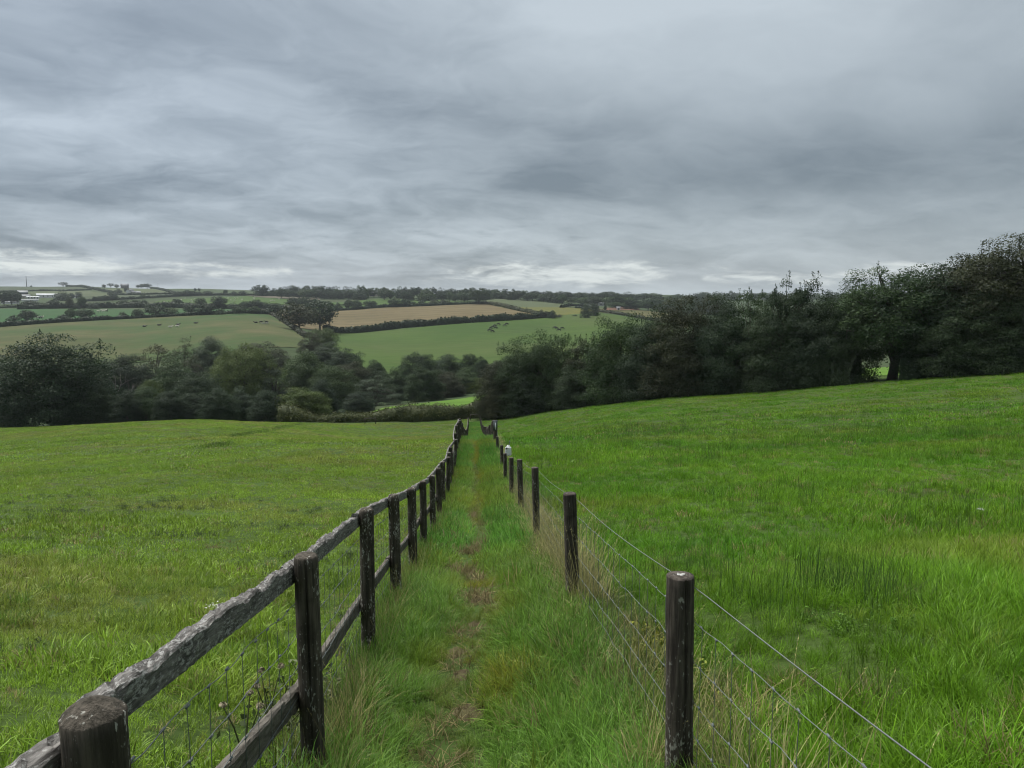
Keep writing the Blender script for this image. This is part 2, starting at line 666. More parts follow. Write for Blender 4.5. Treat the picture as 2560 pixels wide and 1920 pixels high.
def inside(P, poly):
    x, y = P[:, 0], P[:, 1]
    r = np.zeros(len(P), bool)
    for (x0, y0), (x1, y1) in zip(poly, poly[1:] + poly[:1]):
        c = ((y0 > y) != (y1 > y)) & (x < (x1 - x0) * (y - y0) / (y1 - y0 + 1e-12) + x0)
        r ^= c
    return r


def field(name, label, pix, mat, lift=0.25, tmin=110):
    """a field of the far hillside, given by its corners as surveyed on the ground"""
    cor = [hit(a, b, tmin)[0] for a, b in pix]
    poly = [(c[0], c[1]) for c in cor]
    P = np.array(poly)
    size = max(P.max(0) - P.min(0))
    step = max(size / 45.0, 4.0)
    edge = dens(poly, step)
    gx, gy = np.meshgrid(np.arange(P[:, 0].min(), P[:, 0].max(), step), np.arange(P[:, 1].min(), P[:, 1].max(), step))
    G = np.stack([gx.ravel(), gy.ravel()], -1)
    G = G[inside(G, poly)]
    vs = [Vector(p) for p in edge] + [Vector(p) for p in G]
    ne = len(edge)
    r = delaunay_2d_cdt(vs, [(k, (k + 1) % ne) for k in range(ne)], [list(range(ne))], 1, 1e-4)
    V = np.array([(v.x, v.y) for v in r[0]])
    Z = g(V[:, 0], V[:, 1]) + lift
    F = [f for f in r[2] if len(f) == 3]
    F = np.array(F)
    a, b, c = V[F[:, 0]], V[F[:, 1]], V[F[:, 2]]
    cr = (b[:, 0] - a[:, 0]) * (c[:, 1] - a[:, 1]) - (b[:, 1] - a[:, 1]) * (c[:, 0] - a[:, 0])
    F[cr < 0] = F[cr < 0][:, ::-1]
    me = mesh_np(name, np.column_stack([V, Z]), F, [mat], True)
    o = obj(name, me)
    tag(o, label=label, kind='structure')
    return o


fm = {
    'rough': sward('rough_pasture', (0.048, 0.058, 0.020), (0.096, 0.086, 0.040), (0.034, 0.064, 0.018), 0.03, 0.45, c_cut=0.47),
    'mid': sward('middle_pasture', (0.034, 0.067, 0.012), (0.048, 0.082, 0.015), (0.055, 0.075, 0.022), 0.012, 0.2),
    'meadow': sward('bright_meadow', (0.066, 0.135, 0.016), (0.090, 0.165, 0.024), None, 0.05, 0.6),
    'tan': sward('stubble', (0.109, 0.087, 0.043), (0.130, 0.106, 0.054), (0.094, 0.079, 0.038), 0.02, 0.3, stripes=(R(99), 26.0, 0.8)),
    'grey': sward('grey_pasture', (0.057, 0.073, 0.034), (0.068, 0.084, 0.041), None, 0.02, 0.2),
    'yellow': sward('yellow_crop', (0.108, 0.106, 0.021), (0.071, 0.079, 0.025), (0.084, 0.092, 0.030), 0.05, 0.4),
    'olive': sward('olive_stubble', (0.087, 0.081, 0.033), (0.065, 0.068, 0.027), None, 0.04, 0.3),
    'bright': sward('bright_pasture', (0.037, 0.069, 0.014), (0.048, 0.084, 0.020), None, 0.03, 0.3),
    'lush': sward('lush_pasture', (0.021, 0.065, 0.018), (0.028, 0.073, 0.021), (0.041, 0.060, 0.027), 0.008, 0.2),
    'dull': sward('dull_pasture', (0.038, 0.053, 0.027), (0.047, 0.061, 0.031), None, 0.02, 0.2),
    'earth': sward('bare_earth', (0.098, 0.054, 0.036), (0.130, 0.081, 0.054), None, 0.08, 0.4),
    'bare': sward('bare_strip', (0.108, 0.094, 0.071), (0.087, 0.081, 0.054), None, 0.05, 0.4),
}
field('pasture', 'rough grey-brown pasture with resting cattle, sloping down to the valley trees',
      [(-160, 832), (0, 819), (250, 802), (430, 792), (640, 785), (700, 790), (738, 822), (762, 848), (760, 872), (500, 892), (210, 915), (-160, 905)], fm['rough'])
field('pasture', 'smooth green pasture with grazing black cattle, in the middle of the far slope',
      [(832, 830), (1100, 814), (1370, 795), (1420, 787), (1490, 783), (1560, 791), (1680, 812), (1690, 880), (1500, 900), (1250, 925), (900, 928), (800, 870)], fm['mid'])
field('stubble_field', 'tan stubble field with faint mown lines between two hedges',
      [(655, 782), (760, 784), (840, 778), (1000, 768), (1212, 760), (1310, 781), (1368, 793), (1100, 811), (830, 827), (740, 820)], fm['tan'])
field('pasture', 'grey-green field below the ridge wood, above the yellow crop strip',
      [(1214, 744), (1330, 752), (1405, 761), (1480, 766), (1478, 770), (1405, 769), (1290, 769), (1250, 767), (1214, 760)], fm['grey'])
field('crop_field', 'narrow yellow-green crop field above the middle pasture',
      [(1252, 767), (1290, 769), (1405, 769), (1480, 772), (1488, 783), (1420, 787), (1368, 793), (1310, 781)], fm['yellow'])
field('stubble_field', 'olive-brown field strip beside the round grey-green trees',
      [(1488, 772), (1530, 772), (1620, 778), (1720, 792), (1720, 822), (1640, 802), (1560, 789), (1488, 780)], fm['olive'])
field('yard', 'strip of bare reddish earth in front of the far wood',
      [(1512, 771), (1548, 769), (1590, 770), (1602, 776), (1515, 777)], fm['earth'], lift=0.6)
field('pasture', 'bright green strip behind the row of small trees above the stubble',
      [(770, 772), (830, 757), (950, 748), (1100, 751), (1212, 757), (1000, 766), (840, 776)], fm['bright'])
field('pasture', 'bright green sheep pasture below the ridge',
      [(345, 767), (400, 752), (520, 745), (620, 741), (760, 747), (760, 762), (600, 769), (440, 769)], fm['bright'])
field('bare_strip', 'pale bare strip along the top of the sheep pasture',
      [(615, 740), (700, 741), (800, 746), (800, 752), (740, 750), (660, 745)], fm['bare'], lift=0.7)
field('pasture', 'deep green pasture above the rough grazing, at the edge of the view',
      [(-160, 778), (45, 772), (250, 773), (400, 775), (560, 773), (690, 776), (690, 786), (640, 784), (430, 791), (250, 800), (0, 817), (-160, 830)], fm['lush'])
field('pasture', 'green field along the skyline beside the mast',
      [(-160, 716), (0, 717), (190, 717), (235, 724), (170, 728), (0, 730), (-160, 730)], fm['dull'])
field('pasture', 'grey-green field between the skyline field and the farm buildings',
      [(55, 731), (225, 728), (290, 738), (240, 742), (100, 741)], fm['grey'])
field('pasture', 'pale green field around the white cottage under the ridge',
      [(250, 722), (300, 721), (380, 722), (432, 733), (350, 736), (270, 735)], fm['grey'])
field('pasture', 'dull green field below the white cottage',
      [(285, 739), (430, 736), (445, 742), (335, 750), (250, 752), (200, 748)], fm['dull'])
field('pasture', 'meadow glimpsed through the small gap in the right-hand thicket',
      [(1950, 953), (2300, 941), (2620, 928), (2620, 900), (2300, 912), (1950, 935)], fm['meadow'], tmin=73, lift=0.08)
field('pasture', 'small bright meadow behind the bramble hedge on the valley floor',
      [(930, 1030), (960, 1020), (1090, 1005), (1205, 989), (1300, 980), (1300, 1030), (1100, 1035)], fm['meadow'], tmin=112, lift=0.1)


# ------------------------------------------------------------------ trees
def leaves(mb, C, Nrm, size, tone, r):
    """diamond leaf sprays at C facing roughly along Nrm"""
    n = len(C)
    N = Nrm + r.normal(0, 0.55, (n, 3))
    N /= np.linalg.norm(N, axis=1)[:, None] + 1e-9
    A = np.cross(N, r.normal(0, 1, (n, 3))); A /= np.linalg.norm(A, axis=1)[:, None] + 1e-9
    B = np.cross(N, A)
    s = size * r.uniform(0.6, 1.35, (n, 1))
    asp = r.uniform(0.35, 0.75, (n, 1))
    V = np.stack([C - A * s, C - B * s * asp + N * s * 0.15, C + A * s, C + B * s * asp + N * s * 0.15], 1).reshape(-1, 3)
    F = np.arange(n * 4).reshape(-1, 4)
    mb.add(V, F, np.repeat(tone, 4))


def grow(seed, n_leaf, size, shape, ncl=60, h=1.0, w=1.0, skirt=0.18, shoots=0, gappy=0.0, twigs=10, cl_r=(0.09, 0.17)):
    """a tree of unit height: returns (trunk mesh builder, crown mesh builder).
    shape: 'round', 'bush', 'flat', 'column'"""
    r = np.random.default_rng(seed)
    tr, cr = MB(), MB()
    # clump centres through the crown's volume
    cz0 = skirt
    C, Rd = [], []
    lob = r.uniform(0, 6.28, 4)
    nsh = int(ncl * 1.0)
    for i in range(nsh):
        # even spread of clumps over the crown's surface, a third of them deeper in
        f = (i + 0.5) / nsh
        uz = 1 - 2 * f if shape != 'bush' else 1 - 1.08 * f
        az = i * 2.399963 + r.normal(0, 0.25)
        uz = min(0.995, max(-0.995, uz + r.normal(0, 0.05)))
        q_ = math.sqrt(1 - uz * uz)
        u = np.array([q_ * math.cos(az), q_ * math.sin(az), uz])
        rr = r.uniform(0.74, 0.96) if i % 3 else r.uniform(0.35, 0.75)
        wob = 1 + 0.09 * math.sin(2 * az + lob[0]) + 0.07 * math.sin(3 * az + lob[1] + u[2] * 2) + 0.06 * math.sin(6 * u[2] + 2 * az + lob[2])
        p = u * rr * wob
        if shape == 'round':
            q = np.array([p[0] * 0.5 * w, p[1] * 0.5 * w, cz0 + (1 - cz0) * (0.5 + 0.46 * p[2])])
        elif shape == 'flat':
            q = np.array([p[0] * 0.55 * w, p[1] * 0.55 * w, cz0 + (1 - cz0) * (0.5 + 0.45 * p[2])])
        elif shape == 'column':
            q = np.array([p[0] * 0.34 * w, p[1] * 0.34 * w, cz0 + (1 - cz0) * (0.5 + 0.47 * p[2])])
        else:   # bush: full to the ground
            q = np.array([p[0] * 0.5 * w, p[1] * 0.5 * w, 0.06 + 0.88 * max(p[2], -0.02)])
        if gappy and vnoise(np.array([q[0] * 6 + seed]), np.array([q[2] * 6 + q[1] * 3]))[0] < gappy:
            continue
        C.append(q); Rd.append(r.uniform(*cl_r))
    C = np.array(C); Rd = np.array(Rd)
    per = np.maximum(3, (n_leaf * Rd ** 2 / (Rd ** 2).sum())).astype(int)
    idx = np.repeat(np.arange(len(C)), per)
    n = len(idx)
    U = r.normal(0, 1, (n, 3)); U /= np.linalg.norm(U, axis=1)[:, None]
    U[:, 2] = np.where(U[:, 2] < -0.35, -U[:, 2], U[:, 2])
    rad = r.uniform(0.3, 1.05, (n, 1)) ** 0.6
    P = C[idx] + U * rad * Rd[idx][:, None] * np.array([1.0, 1.0, 0.78])
    ctr = np.array([0, 0, 0.5])
    out = P - ctr; out /= np.linalg.norm(out, axis=1)[:, None] + 1e-9
    Nn = U * 0.7 + out * 0.3 + np.array([0, 0, 0.45])
    ct = r.uniform(0.15, 0.85, len(C))
    tone = np.clip(ct[idx] + r.normal(0, 0.18, n), 0, 1)
    keep = P[:, 2] > 0.01
    leaves(cr, P[keep], Nn[keep], size, tone[keep], r)
    # upright shoots along the top
    for k in range(shoots):
        j = r.integers(len(C))
        top = C[j] + np.array([r.normal(0, 0.06), r.normal(0, 0.06), Rd[j] * 0.6])
        if top[2] < 0.5:
            continue
        L = r.uniform(0.02, 0.075)
        lean = r.normal(0, 0.25, 2)
        m = int(22 + 14 * r.random())
        f = r.uniform(0, 1, (m, 1)) ** 0.8
        Q = top + f * L * np.array([lean[0], lean[1], 1.0]) + r.normal(0, 0.014, (m, 3)) * (1.2 - f)
        leaves(cr, Q, r.normal(0, 1, (m, 3)), size * 0.8, np.clip(ct[j] + r.normal(0, 0.15, m), 0, 1), r)
        cr.tube([top - [0, 0, 0.08], top + L * np.array([lean[0], lean[1], 1.0]) * 0.9], [0.003, 0.001], 4, False)
    # trunk and boughs
    top = 0.62 if shape != 'bush' else 0.5
    k = np.linspace(0, 1, 6)
    wx, wy = r.normal(0, 0.02, 2)
    line = np.stack([wx * np.sin(k * 3), wy * np.sin(k * 2.6), k * top], -1)
    r0 = {'round': 0.034, 'flat': 0.04, 'column': 0.028, 'bush': 0.02}[shape]
    tr.tube(line - [0, 0, 0.04], r0 * (1.15 - 0.75 * k), 6)
    for j in r.choice(len(C), min(twigs, len(C)), replace=False):
        a = line[r.integers(1, 5)]
        b = C[j]
        midp = (a + b) / 2 + np.array([0, 0, 0.04 * r.normal()]) + [0, 0, 0.03]
        tr.tube([a, midp, b], [r0 * 0.45, r0 * 0.3, r0 * 0.12], 4, False)
    return tr, cr


def dead_tree(seed):
    """bare branching tree of unit height"""
    r = np.random.default_rng(seed)
    tr = MB()

    def limb(p, d, L, rad, depth):
        n = 4
        pts = [p]
        for k in range(n):
            d = d + r.normal(0, 0.13, 3); d[2] += 0.05; d = d / np.linalg.norm(d)
            pts.append(pts[-1] + d * L / n)
        tr.tube(pts, np.linspace(rad, rad * 0.55, n + 1), 5 if depth < 2 else 4, False)
        if depth < 5:
            for q in range(2 if depth else 3):
                ang = r.normal(0, 1, 3); ang -= d * (ang @ d); ang /= np.linalg.norm(ang)
                nd = d * 0.8 + ang * r.uniform(0.35, 0.75)
                limb(pts[-1 - (q % 2)], nd / np.linalg.norm(nd), L * r.uniform(0.62, 0.82), rad * 0.55, depth + 1)
    limb(np.array([0, 0, -0.03]), np.array([0.1, 0, 1.0]), 0.34, 0.022, 0)
    return tr


PROTO = {}


def proto(key, mats, *a, **k):
    tr, cr = grow(*a, **k)
    PROTO[key] = (tr.mesh(key + '_trunk', [M['bark']], True), cr.mesh(key + '_crown', [M['leaf_mid']]), mats)


# near hedge trees (60 to 110 m), full to the ground
for s in range(5):
    proto('near%d' % s, None, 100 + s, 62000, 0.0078, 'bush', ncl=200, w=0.82, shoots=45, twigs=20, cl_r=(0.08, 0.15))
for s in range(2):
    proto('thin%d' % s, None, 130 + s, 24000, 0.0080, 'bush', ncl=130, w=0.75, shoots=60, gappy=0.3, twigs=60, cl_r=(0.06, 0.10))
for s in range(2):
    proto('tall%d' % s, None, 140 + s, 44000, 0.0076, 'round', ncl=200, w=0.8, skirt=0.12, shoots=60, gappy=0.04, twigs=40, cl_r=(0.07, 0.12))
# valley trees (110 to 320 m)
for s in range(5):
    proto('mid%d' % s, None, 200 + s, 54000, 0.0098, 'bush', ncl=190, w=0.95, shoots=14, twigs=8, cl_r=(0.09, 0.17))
for s in range(2):
    proto('oak%d' % s, None, 230 + s, 36000, 0.0098, 'round', ncl=140, w=1.05, skirt=0.08, shoots=10, twigs=16, cl_r=(0.09, 0.16))
for s in range(2):
    proto('wispy%d' % s, None, 240 + s, 19000, 0.0088, 'bush', ncl=130, w=0.85, shoots=50, gappy=0.25, twigs=50, cl_r=(0.07, 0.12))
# far trees
for s in range(5):
    proto('far%d' % s, None, 300 + s, 2200, 0.040, 'round', ncl=70, w=1.15, skirt=0.14, twigs=8, cl_r=(0.12, 0.2))
for s in range(3):
    proto('farbush%d' % s, None, 320 + s, 2200, 0.042, 'bush', ncl=64, w=1.15, twigs=4, cl_r=(0.13, 0.22))
for s in range(2):
    proto('farflat%d' % s, None, 330 + s, 1200, 0.042, 'flat', ncl=50, w=1.5, skirt=0.34, twigs=10, gappy=0.1, cl_r=(0.1, 0.15))
_dead = [dead_tree(5).mesh('dead_tree_trunk', [M['bark_pale']], True), dead_tree(9).mesh('dead_tree_trunk', [M['bark']], True)]


def put_mat(o, mat):
    """a material on the object, so that copies share one mesh"""
    o.material_slots[0].link = 'OBJECT'
    o.material_slots[0].material = mat
    return o


CROWNBOX = {k: np.array([v.co[:] for v in p[1].vertices]) for k, p in PROTO.items()}
CROWNBOX = {k: (np.percentile(v[:, 0], 98) - np.percentile(v[:, 0], 2), np.percentile(v[:, 2], 98.5)) for k, v in CROWNBOX.items()}


def tree(key, px, py_top, t, wpx, mat, label, group=None, name='tree', cat='tree', base=None, rz=None, sink=0.1):
    """a tree in pixel column px at distance t whose top reaches py_top and whose crown is wpx wide"""
    p = at(px, t) if base is None else base
    top = un(px, py_top, t)
    H = max(1.5, top[2] - p[2])
    cw, ch = CROWNBOX[key]
    sz = H / ch
    sx = wpx * t / FPX / cw
    e = empty(name, (p[0], p[1], p[2] - sink), random.uniform(0, 6.28) if rz is None else rz, (sx, sx, sz))
    obj('trunk', PROTO[key][0], e)
    put_mat(obj('crown', PROTO[key][1], e), M[mat])
    tag(e, label, cat, group)
    return e


ORD = ['first', 'second', 'third', 'fourth', 'fifth', 'sixth', 'seventh', 'eighth', 'ninth', 'tenth', 'eleventh', 'twelfth',
       'thirteenth', 'fourteenth', 'fifteenth', 'sixteenth', 'seventeenth', 'eighteenth', 'nineteenth', 'twentieth',
       'twenty-first', 'twenty-second', 'twenty-third', 'twenty-fourth', 'twenty-fifth', 'twenty-sixth', 'twenty-seventh', 'twenty-eighth', 'twenty-ninth', 'thirtieth']


# ------------------------------------------------------------------ hedges
def hedge(label, pix, hgt, wid, mat, t_list=None, lsz=None, dens_k=1.0, tmin=110, name='hedge', rough=0.35, seed=1, group=None, lump=1.0):
    """a hedge along the ground line seen at pix: a lumpy body clothed in leaves; one mesh"""
    r = np.random.default_rng(seed + int(abs(pix[0][0])))
    if t_list is None:
        pts = np.array([hit(a, b, tmin)[0] for a, b in pix])
    else:
        pts = np.array([at(a, t) for (a, b), t in zip(pix, t_list)])
    d = np.linalg.norm(np.diff(pts[:, :2], axis=0), axis=1)
    s = np.concatenate([[0], np.cumsum(d)])
    n = max(6, int(s[-1] / max(wid * 0.6, 0.8)))
    n = min(n, 400)
    q = np.linspace(0, s[-1], n)
    L = np.stack([np.interp(q, s, pts[:, 0]), np.interp(q, s, pts[:, 1])], -1)
    zb = g(L[:, 0], L[:, 1])
    tn = np.gradient(L, axis=0); tn /= np.linalg.norm(tn, axis=1)[:, None] + 1e-9
    nr = np.stack([-tn[:, 1], tn[:, 0]], -1)
    hh = hgt * (1 + rough * lump * (fbm(q / (wid * 2.2), q * 0 + seed, seed, 4) - 0.5) * 2)
    ww = wid * (1 + rough * (fbm(q / (wid * 1.7), q * 0 + seed + 9, seed, 3) - 0.5) * 1.6)
    prof = np.array([(-0.5, -0.15), (-0.54, 0.35), (-0.40, 0.80), (0.0, 0.93), (0.40, 0.80), (0.54, 0.35), (0.5, -0.15)])
    V = []
    for k in range(n):
        j = 1 + 0.18 * r.normal(size=len(prof))
        j2 = 1 + 0.10 * r.normal(size=len(prof))
        xy = L[k] + nr[k] * (prof[:, 0] * ww[k] * j)[:, None] * 0.86
        V.append(np.column_stack([xy, zb[k] + prof[:, 1] * hh[k] * j2 * 0.92]))
    V = np.vstack(V)
    m = len(prof)
    i = np.arange(n - 1)[:, None] * m; jx = np.arange(m - 1)[None]
    F = np.stack([i + jx, i + jx + 1, i + m + jx + 1, i + m + jx], -1).reshape(-1, 4)
    mb = MB()
    mb.add(V, F, r.uniform(0.0, 0.5, len(V)))
    # leaves over the body
    lsz = lsz or wid * 0.16
    area = s[-1] * (hgt * 2 + wid)
    nl = int(min(60000, dens_k * area / (lsz * lsz) * 1.1))
    k = r.uniform(0, n - 1.001, nl); ki = k.astype(int); kf = (k - ki)[:, None]
    lat = r.uniform(0, 1, nl) * (m - 1.001); li = lat.astype(int); lf = (lat - li)[:, None]
    def PV(a, b): return V[a * m + b]
    P = (PV(ki, li) * (1 - lf) + PV(ki, li + 1) * lf) * (1 - kf) + (PV(ki + 1, li) * (1 - lf) + PV(ki + 1, li + 1) * lf) * kf
    cen = np.column_stack([L[ki], zb[ki] + hh[ki] * 0.4])
    o = P - cen; o /= np.linalg.norm(o, axis=1)[:, None] + 1e-9
    P = P + o * (r.uniform(-0.3, 1.0, (nl, 1)) ** 1) * min(wid, hgt) * 0.10 * (1 + lump)
    tone = np.clip(fbm(P[:, 0] / wid * 0.8, (P[:, 1] + P[:, 2] * 2) / wid * 0.8, 3, 3) * 1.6 - 0.3 + r.normal(0, 0.15, nl), 0, 1)
    leaves(mb, P, o + [0, 0, 0.4], lsz, tone, r)
    ob = mb.build(name, mat)
    tag(ob, label, 'hedge', group)
    return ob

# ------------------------------------------------------------------ far hillside: hedges
HED = M['leaf_hedge']
for a in [
    ('long dark hedge between the rough cattle pasture and the deep green pasture', [(-120, 827), (0, 818), (250, 801), (430, 792), (640, 785), (700, 789)], 2.6, 3.0, HED),
    ('sloping hedge between the rough cattle pasture and the stubble field', [(655, 779), (690, 793), (728, 818), (762, 843)], 2.2, 3.0, M['leaf_brown']),
    ('tall thick hedge between the tan stubble and the smooth green pasture', [(812, 831), (1000, 820), (1100, 813), (1310, 799), (1378, 793)], 4.6, 4.5, HED),
    ('thin hedge along the upper edge of the tan stubble field', [(842, 777), (1000, 767), (1130, 762), (1212, 760)], 2.8, 3.0, HED),
    ('brownish hedge running down between the stubble and the yellow crop', [(1212, 760), (1258, 767), (1310, 780), (1372, 793)], 3.0, 3.2, M['leaf_brown']),
    ('short curved hedge between the grey-green field and the yellow crop', [(1403, 770), (1425, 766), (1460, 766), (1492, 771), (1478, 773), (1440, 771)], 2.6, 3.0, HED),
    ('hedge along the olive strip, running down behind the big bushes', [(1490, 779), (1560, 789), (1640, 803), (1700, 816)], 2.2, 2.5, M['leaf_brown']),
    ('hedge under the trees below the sheep pasture', [(45, 774), (150, 771), (280, 770), (400, 769), (560, 772), (700, 774), (780, 776)], 4.6, 4.5, HED),
    ('thin hedge above the deep green pasture at the edge of the view', [(-120, 772), (0, 770), (46, 769)], 1.6, 2.0, HED),
    ('thin hedge between the skyline field and the grey-green field', [(-120, 731), (0, 730), (170, 727.5), (228, 725)], 2.2, 3.0, HED),
    ('hedge curving down from the windswept skyline tree', [(165, 717), (200, 717), (238, 724), (292, 736)], 3.4, 4.0, HED),
    ('hedge sloping from the skyline copse to the dark row of trees', [(378, 721), (402, 725), (432, 733), (448, 735)], 3.0, 4.0, HED),
    ('hedge along the top of the sheep pasture', [(200, 754), (282, 751), (420, 743), (500, 739), (640, 739), (790, 746)], 3.0, 4.0, HED),
    ('low hedge between the cottage field and the dull green field', [(270, 737), (350, 737), (432, 735)], 2.4, 3.0, HED),
]:
    hedge(a[0], a[1], a[2], a[3], a[4], lsz=0.75, dens_k=0.7, group='far hedges')

# ------------------------------------------------------------------ far hillside: trees
FT = 'trees on the far hillside'
k_far = [0]


def far_row(rows, where, mat='leaf_dark', kind='far', group=FT, one=None):
    rows = sorted(rows, key=lambda a: a[0])
    for i, a in enumerate(rows):
        px, top, base, w = a[:4]
        m = a[4] if len(a) > 4 and a[4] else mat
        kd = a[5] if len(a) > 5 else kind
        k_far[0] += 1
        key = {'far': 'far%d' % (k_far[0] % 5), 'bush': 'farbush%d' % (k_far[0] % 3), 'flat': 'farflat%d' % (k_far[0] % 2)}[kd]
        p, t = hit(px, base, 110)
        lab = one if len(rows) == 1 and one else '%s tree from the left %s' % (ORD[i], where)
        if len(a) > 6:
            lab = a[6]
        tree(key, px, top, t, w, m, lab, group, base=p, sink=0.3)


far_row([(158, 705, 718, 22, None, 'flat', 'lone windswept flat-topped tree on the skyline, right of the mast'),
         (78, 713, 718, 5, None, 'bush', 'tiny round bush on the skyline just beside the mast')], '')
far_row([(260, 711, 721, 9, 'leaf_brown', 'far'), (277, 708, 721, 15, None, 'flat'), (292, 711, 721, 11, 'leaf_brown', 'far')],
        'of the three thin skyline trees beside the ridge house')
far_row([(345, 712, 721, 9), (355, 710, 721, 12), (368, 709, 721, 18)], 'in the small skyline copse beyond the ridge house')
far_row([(297, 722, 735, 17, None, 'bush'), (315, 719, 733, 8)], 'in front of the ridge house')
far_row([(329, 740, 750, 14), (357, 736, 749, 11, 'leaf_mid'), (400, 737, 744, 8), (425, 735, 743, 9), (440, 731, 743, 14), (455, 728, 741, 16),
         (470, 725, 741, 18), (483, 727, 740, 16), (497, 729, 740, 16), (520, 727, 739, 22), (548, 732, 740, 10), (564, 724, 738, 10),
         (585, 728, 739, 20, None, 'bush'), (607, 727, 739, 18)], 'in the row along the upper hedge of the sheep pasture')
far_row([(488, 720, 729, 6), (498, 720, 729, 6)], 'of two small trees breaking the skyline above the row')
far_row([(308, 750, 768, 24), (340, 749, 768, 22), (360, 750, 768, 18), (443, 747, 768, 26), (475, 757, 770, 30, None, 'bush'), (502, 745, 768, 22),
         (548, 741, 772, 36), (585, 757, 773, 26, None, 'bush'), (612, 753, 773, 26, 'leaf_mid'), (640, 749, 773, 32), (668, 755, 774, 26, None, 'bush'),
         (690, 757, 775, 22, 'leaf_mid')], 'along the hedge below the sheep pasture')
far_row([(35, 788, 808, 28, None, 'bush'), (70, 775, 806, 38), (160, 786, 803, 40, None, 'bush'), (178, 771, 800, 22, 'leaf_mid'), (212, 771, 800, 40),
         (308, 779, 797, 22, 'leaf_brown', 'bush'), (345, 772, 796, 26), (390, 761, 793, 48), (427, 769, 790, 30, 'leaf_mid'), (475, 764, 789, 26),
         (515, 760, 788, 40), (552, 770, 787, 30, 'leaf_mid', 'bush'), (598, 765, 786, 34), (635, 765, 785, 26, 'leaf_mid')],
        'standing along the long dark hedge above the rough cattle pasture')
far_row([(76, 751, 772, 36), (108, 757, 772, 24, 'leaf_mid', 'bush'), (135, 749, 771, 30), (175, 743, 772, 16, 'leaf_brown'), (205, 741, 772, 20, 'leaf_mid'),
         (190, 759, 772, 20, None, 'bush'), (235, 759, 772, 30, None, 'bush'), (273, 754, 771, 14)],
        'along the hedge above the deep green pasture')
far_row([(10, 727, 764, 30), (30, 727, 763, 32), (45, 730, 760, 18)], 'in the dark clump at the view edge beside the farm')
far_row([(155, 728, 752, 34, None, 'bush'), (180, 733, 750, 14), (197, 730, 747, 16), (237, 741, 754, 9), (250, 740, 754, 14), (263, 738, 753, 16), (282, 733, 753, 22)],
        'along the field edge to the right of the farm buildings')
# the clump by the stubble field
far_row([(695, 760, 790, 46, None, 'far', 'small spreading tree on the sloping hedge beside the stubble field')], '')
far_row([(748, 760, 828, 74, 'leaf_brown', 'far', 'brownish thin-leaved tree at the corner of the stubble field')], '')
far_row([(800, 753, 829, 78, None, 'far', 'large dark domed tree at the corner of the stubble field')], '')
far_row([(735, 744, 771, 36), (762, 742, 772, 34, 'leaf_mid'), (788, 747, 773, 34), (815, 752, 776, 28, 'leaf_mid'), (845, 757, 776, 22, None, 'bush'),
         (872, 750, 774, 26), (893, 751, 774, 24), (920, 751, 770, 20), (932, 752, 770, 18), (985, 746, 768, 30), (1012, 747, 767, 26)],
        'in the row along the upper hedge of the stubble field')
far_row([(1030, 752, 764, 24, 'leaf_mid', 'bush'), (1055, 750, 763, 26, None, 'bush'), (1085, 749, 763, 28, 'leaf_brown', 'bush'), (1112, 747, 762, 24, 'leaf_brown', 'bush'),
         (1138, 737, 756, 18), (1162, 735, 756, 24), (1198, 720, 761, 44)], 'under the far wood, ending at the big corner oak')
far_row([(1463, 762, 795, 26, 'leaf_grey', 'bush'), (1484, 758, 790, 24, 'leaf_grey', 'bush')], 'of the two round grey-green trees beside the yellow crop')
far_row([(1356, 775, 795, 26, 'leaf_brown', 'bush'), (1381, 776, 796, 26, None, 'bush'), (1398, 786, 794, 14, None, 'bush'), (1437, 786, 791, 12, None, 'bush')],
        'of the low shrubs where the tall hedge ends')
far_row([(1513, 763, 778, 8), (1486, 741, 764, 30, 'leaf_grey')], 'of the two trees beside the pale shed')

# the wood along the far ridge: many trees that nothing tells apart
rw = np.random.default_rng(21)
wood_n = 0
WL = 'dark tree massed with others in the wood along the far ridge'


def wood(px0, px1, top0, top1, base0, base1, n, w, mats, jit=3.0, where=''):
    global wood_n
    for i in range(n):
        f = (i + rw.uniform(-0.3, 0.3)) / max(1, n - 1)
        f = min(max(f, 0), 1)
        px = px0 + (px1 - px0) * f
        b = base0 + (base1 - base0) * f + rw.uniform(-0.6, 0.6)
        p, t = hit(px, b, 110)
        top = top0 + (top1 - top0) * f + rw.normal(0, jit)
        wood_n += 1
        tree('far%d' % rw.integers(5) if rw.random() < 0.6 else 'farbush%d' % rw.integers(3), px, min(top, b - 6), t, w * rw.uniform(0.8, 1.3),
             mats[int(rw.integers(len(mats)))], where, 'ridge wood: ' + where, base=p, sink=0.3)


DD = ['leaf_dark', 'leaf_dark', 'leaf_mid']
wood(648, 910, 717, 717, 741, 747, 17, 26, DD, 2.5, where='tree on the skyline of the ridge wood left of the long barn')
wood(700, 900, 724, 728, 747, 749, 10, 28, DD, 2.0, where='tree in the lower front of the ridge wood left of the barn')
wood(922, 1215, 719, 722, 744, 750, 17, 28, DD, 2.0, where='tree on the skyline of the ridge wood between barn and corner oak')
wood(960, 1170, 728, 731, 750, 754, 10, 26, DD, 2.0, where='tree in the lower front of the wood between barn and corner oak')
wood(1222, 1420, 722, 730, 744, 756, 14, 26, DD, 2.0, where='skyline tree of the wood above the grey-green field')
wood(1240, 1470, 730, 742, 747, 763, 13, 26, DD, 2.0, where='tree at the lower edge of the wood above the grey-green field')
wood(1420, 1760, 731, 735, 748, 752, 17, 30, DD, 2.0, where='skyline tree of the wood above the bare earth strip')
wood(1500, 1800, 741, 746, 764, 778, 14, 34, DD, 3.0, where='tree low in the wood just behind the bare earth strip')
wood(1540, 1820, 752, 757, 772, 790, 12, 36, DD, 3.0, where='tree at the foot of the wood, right of the bare earth strip')
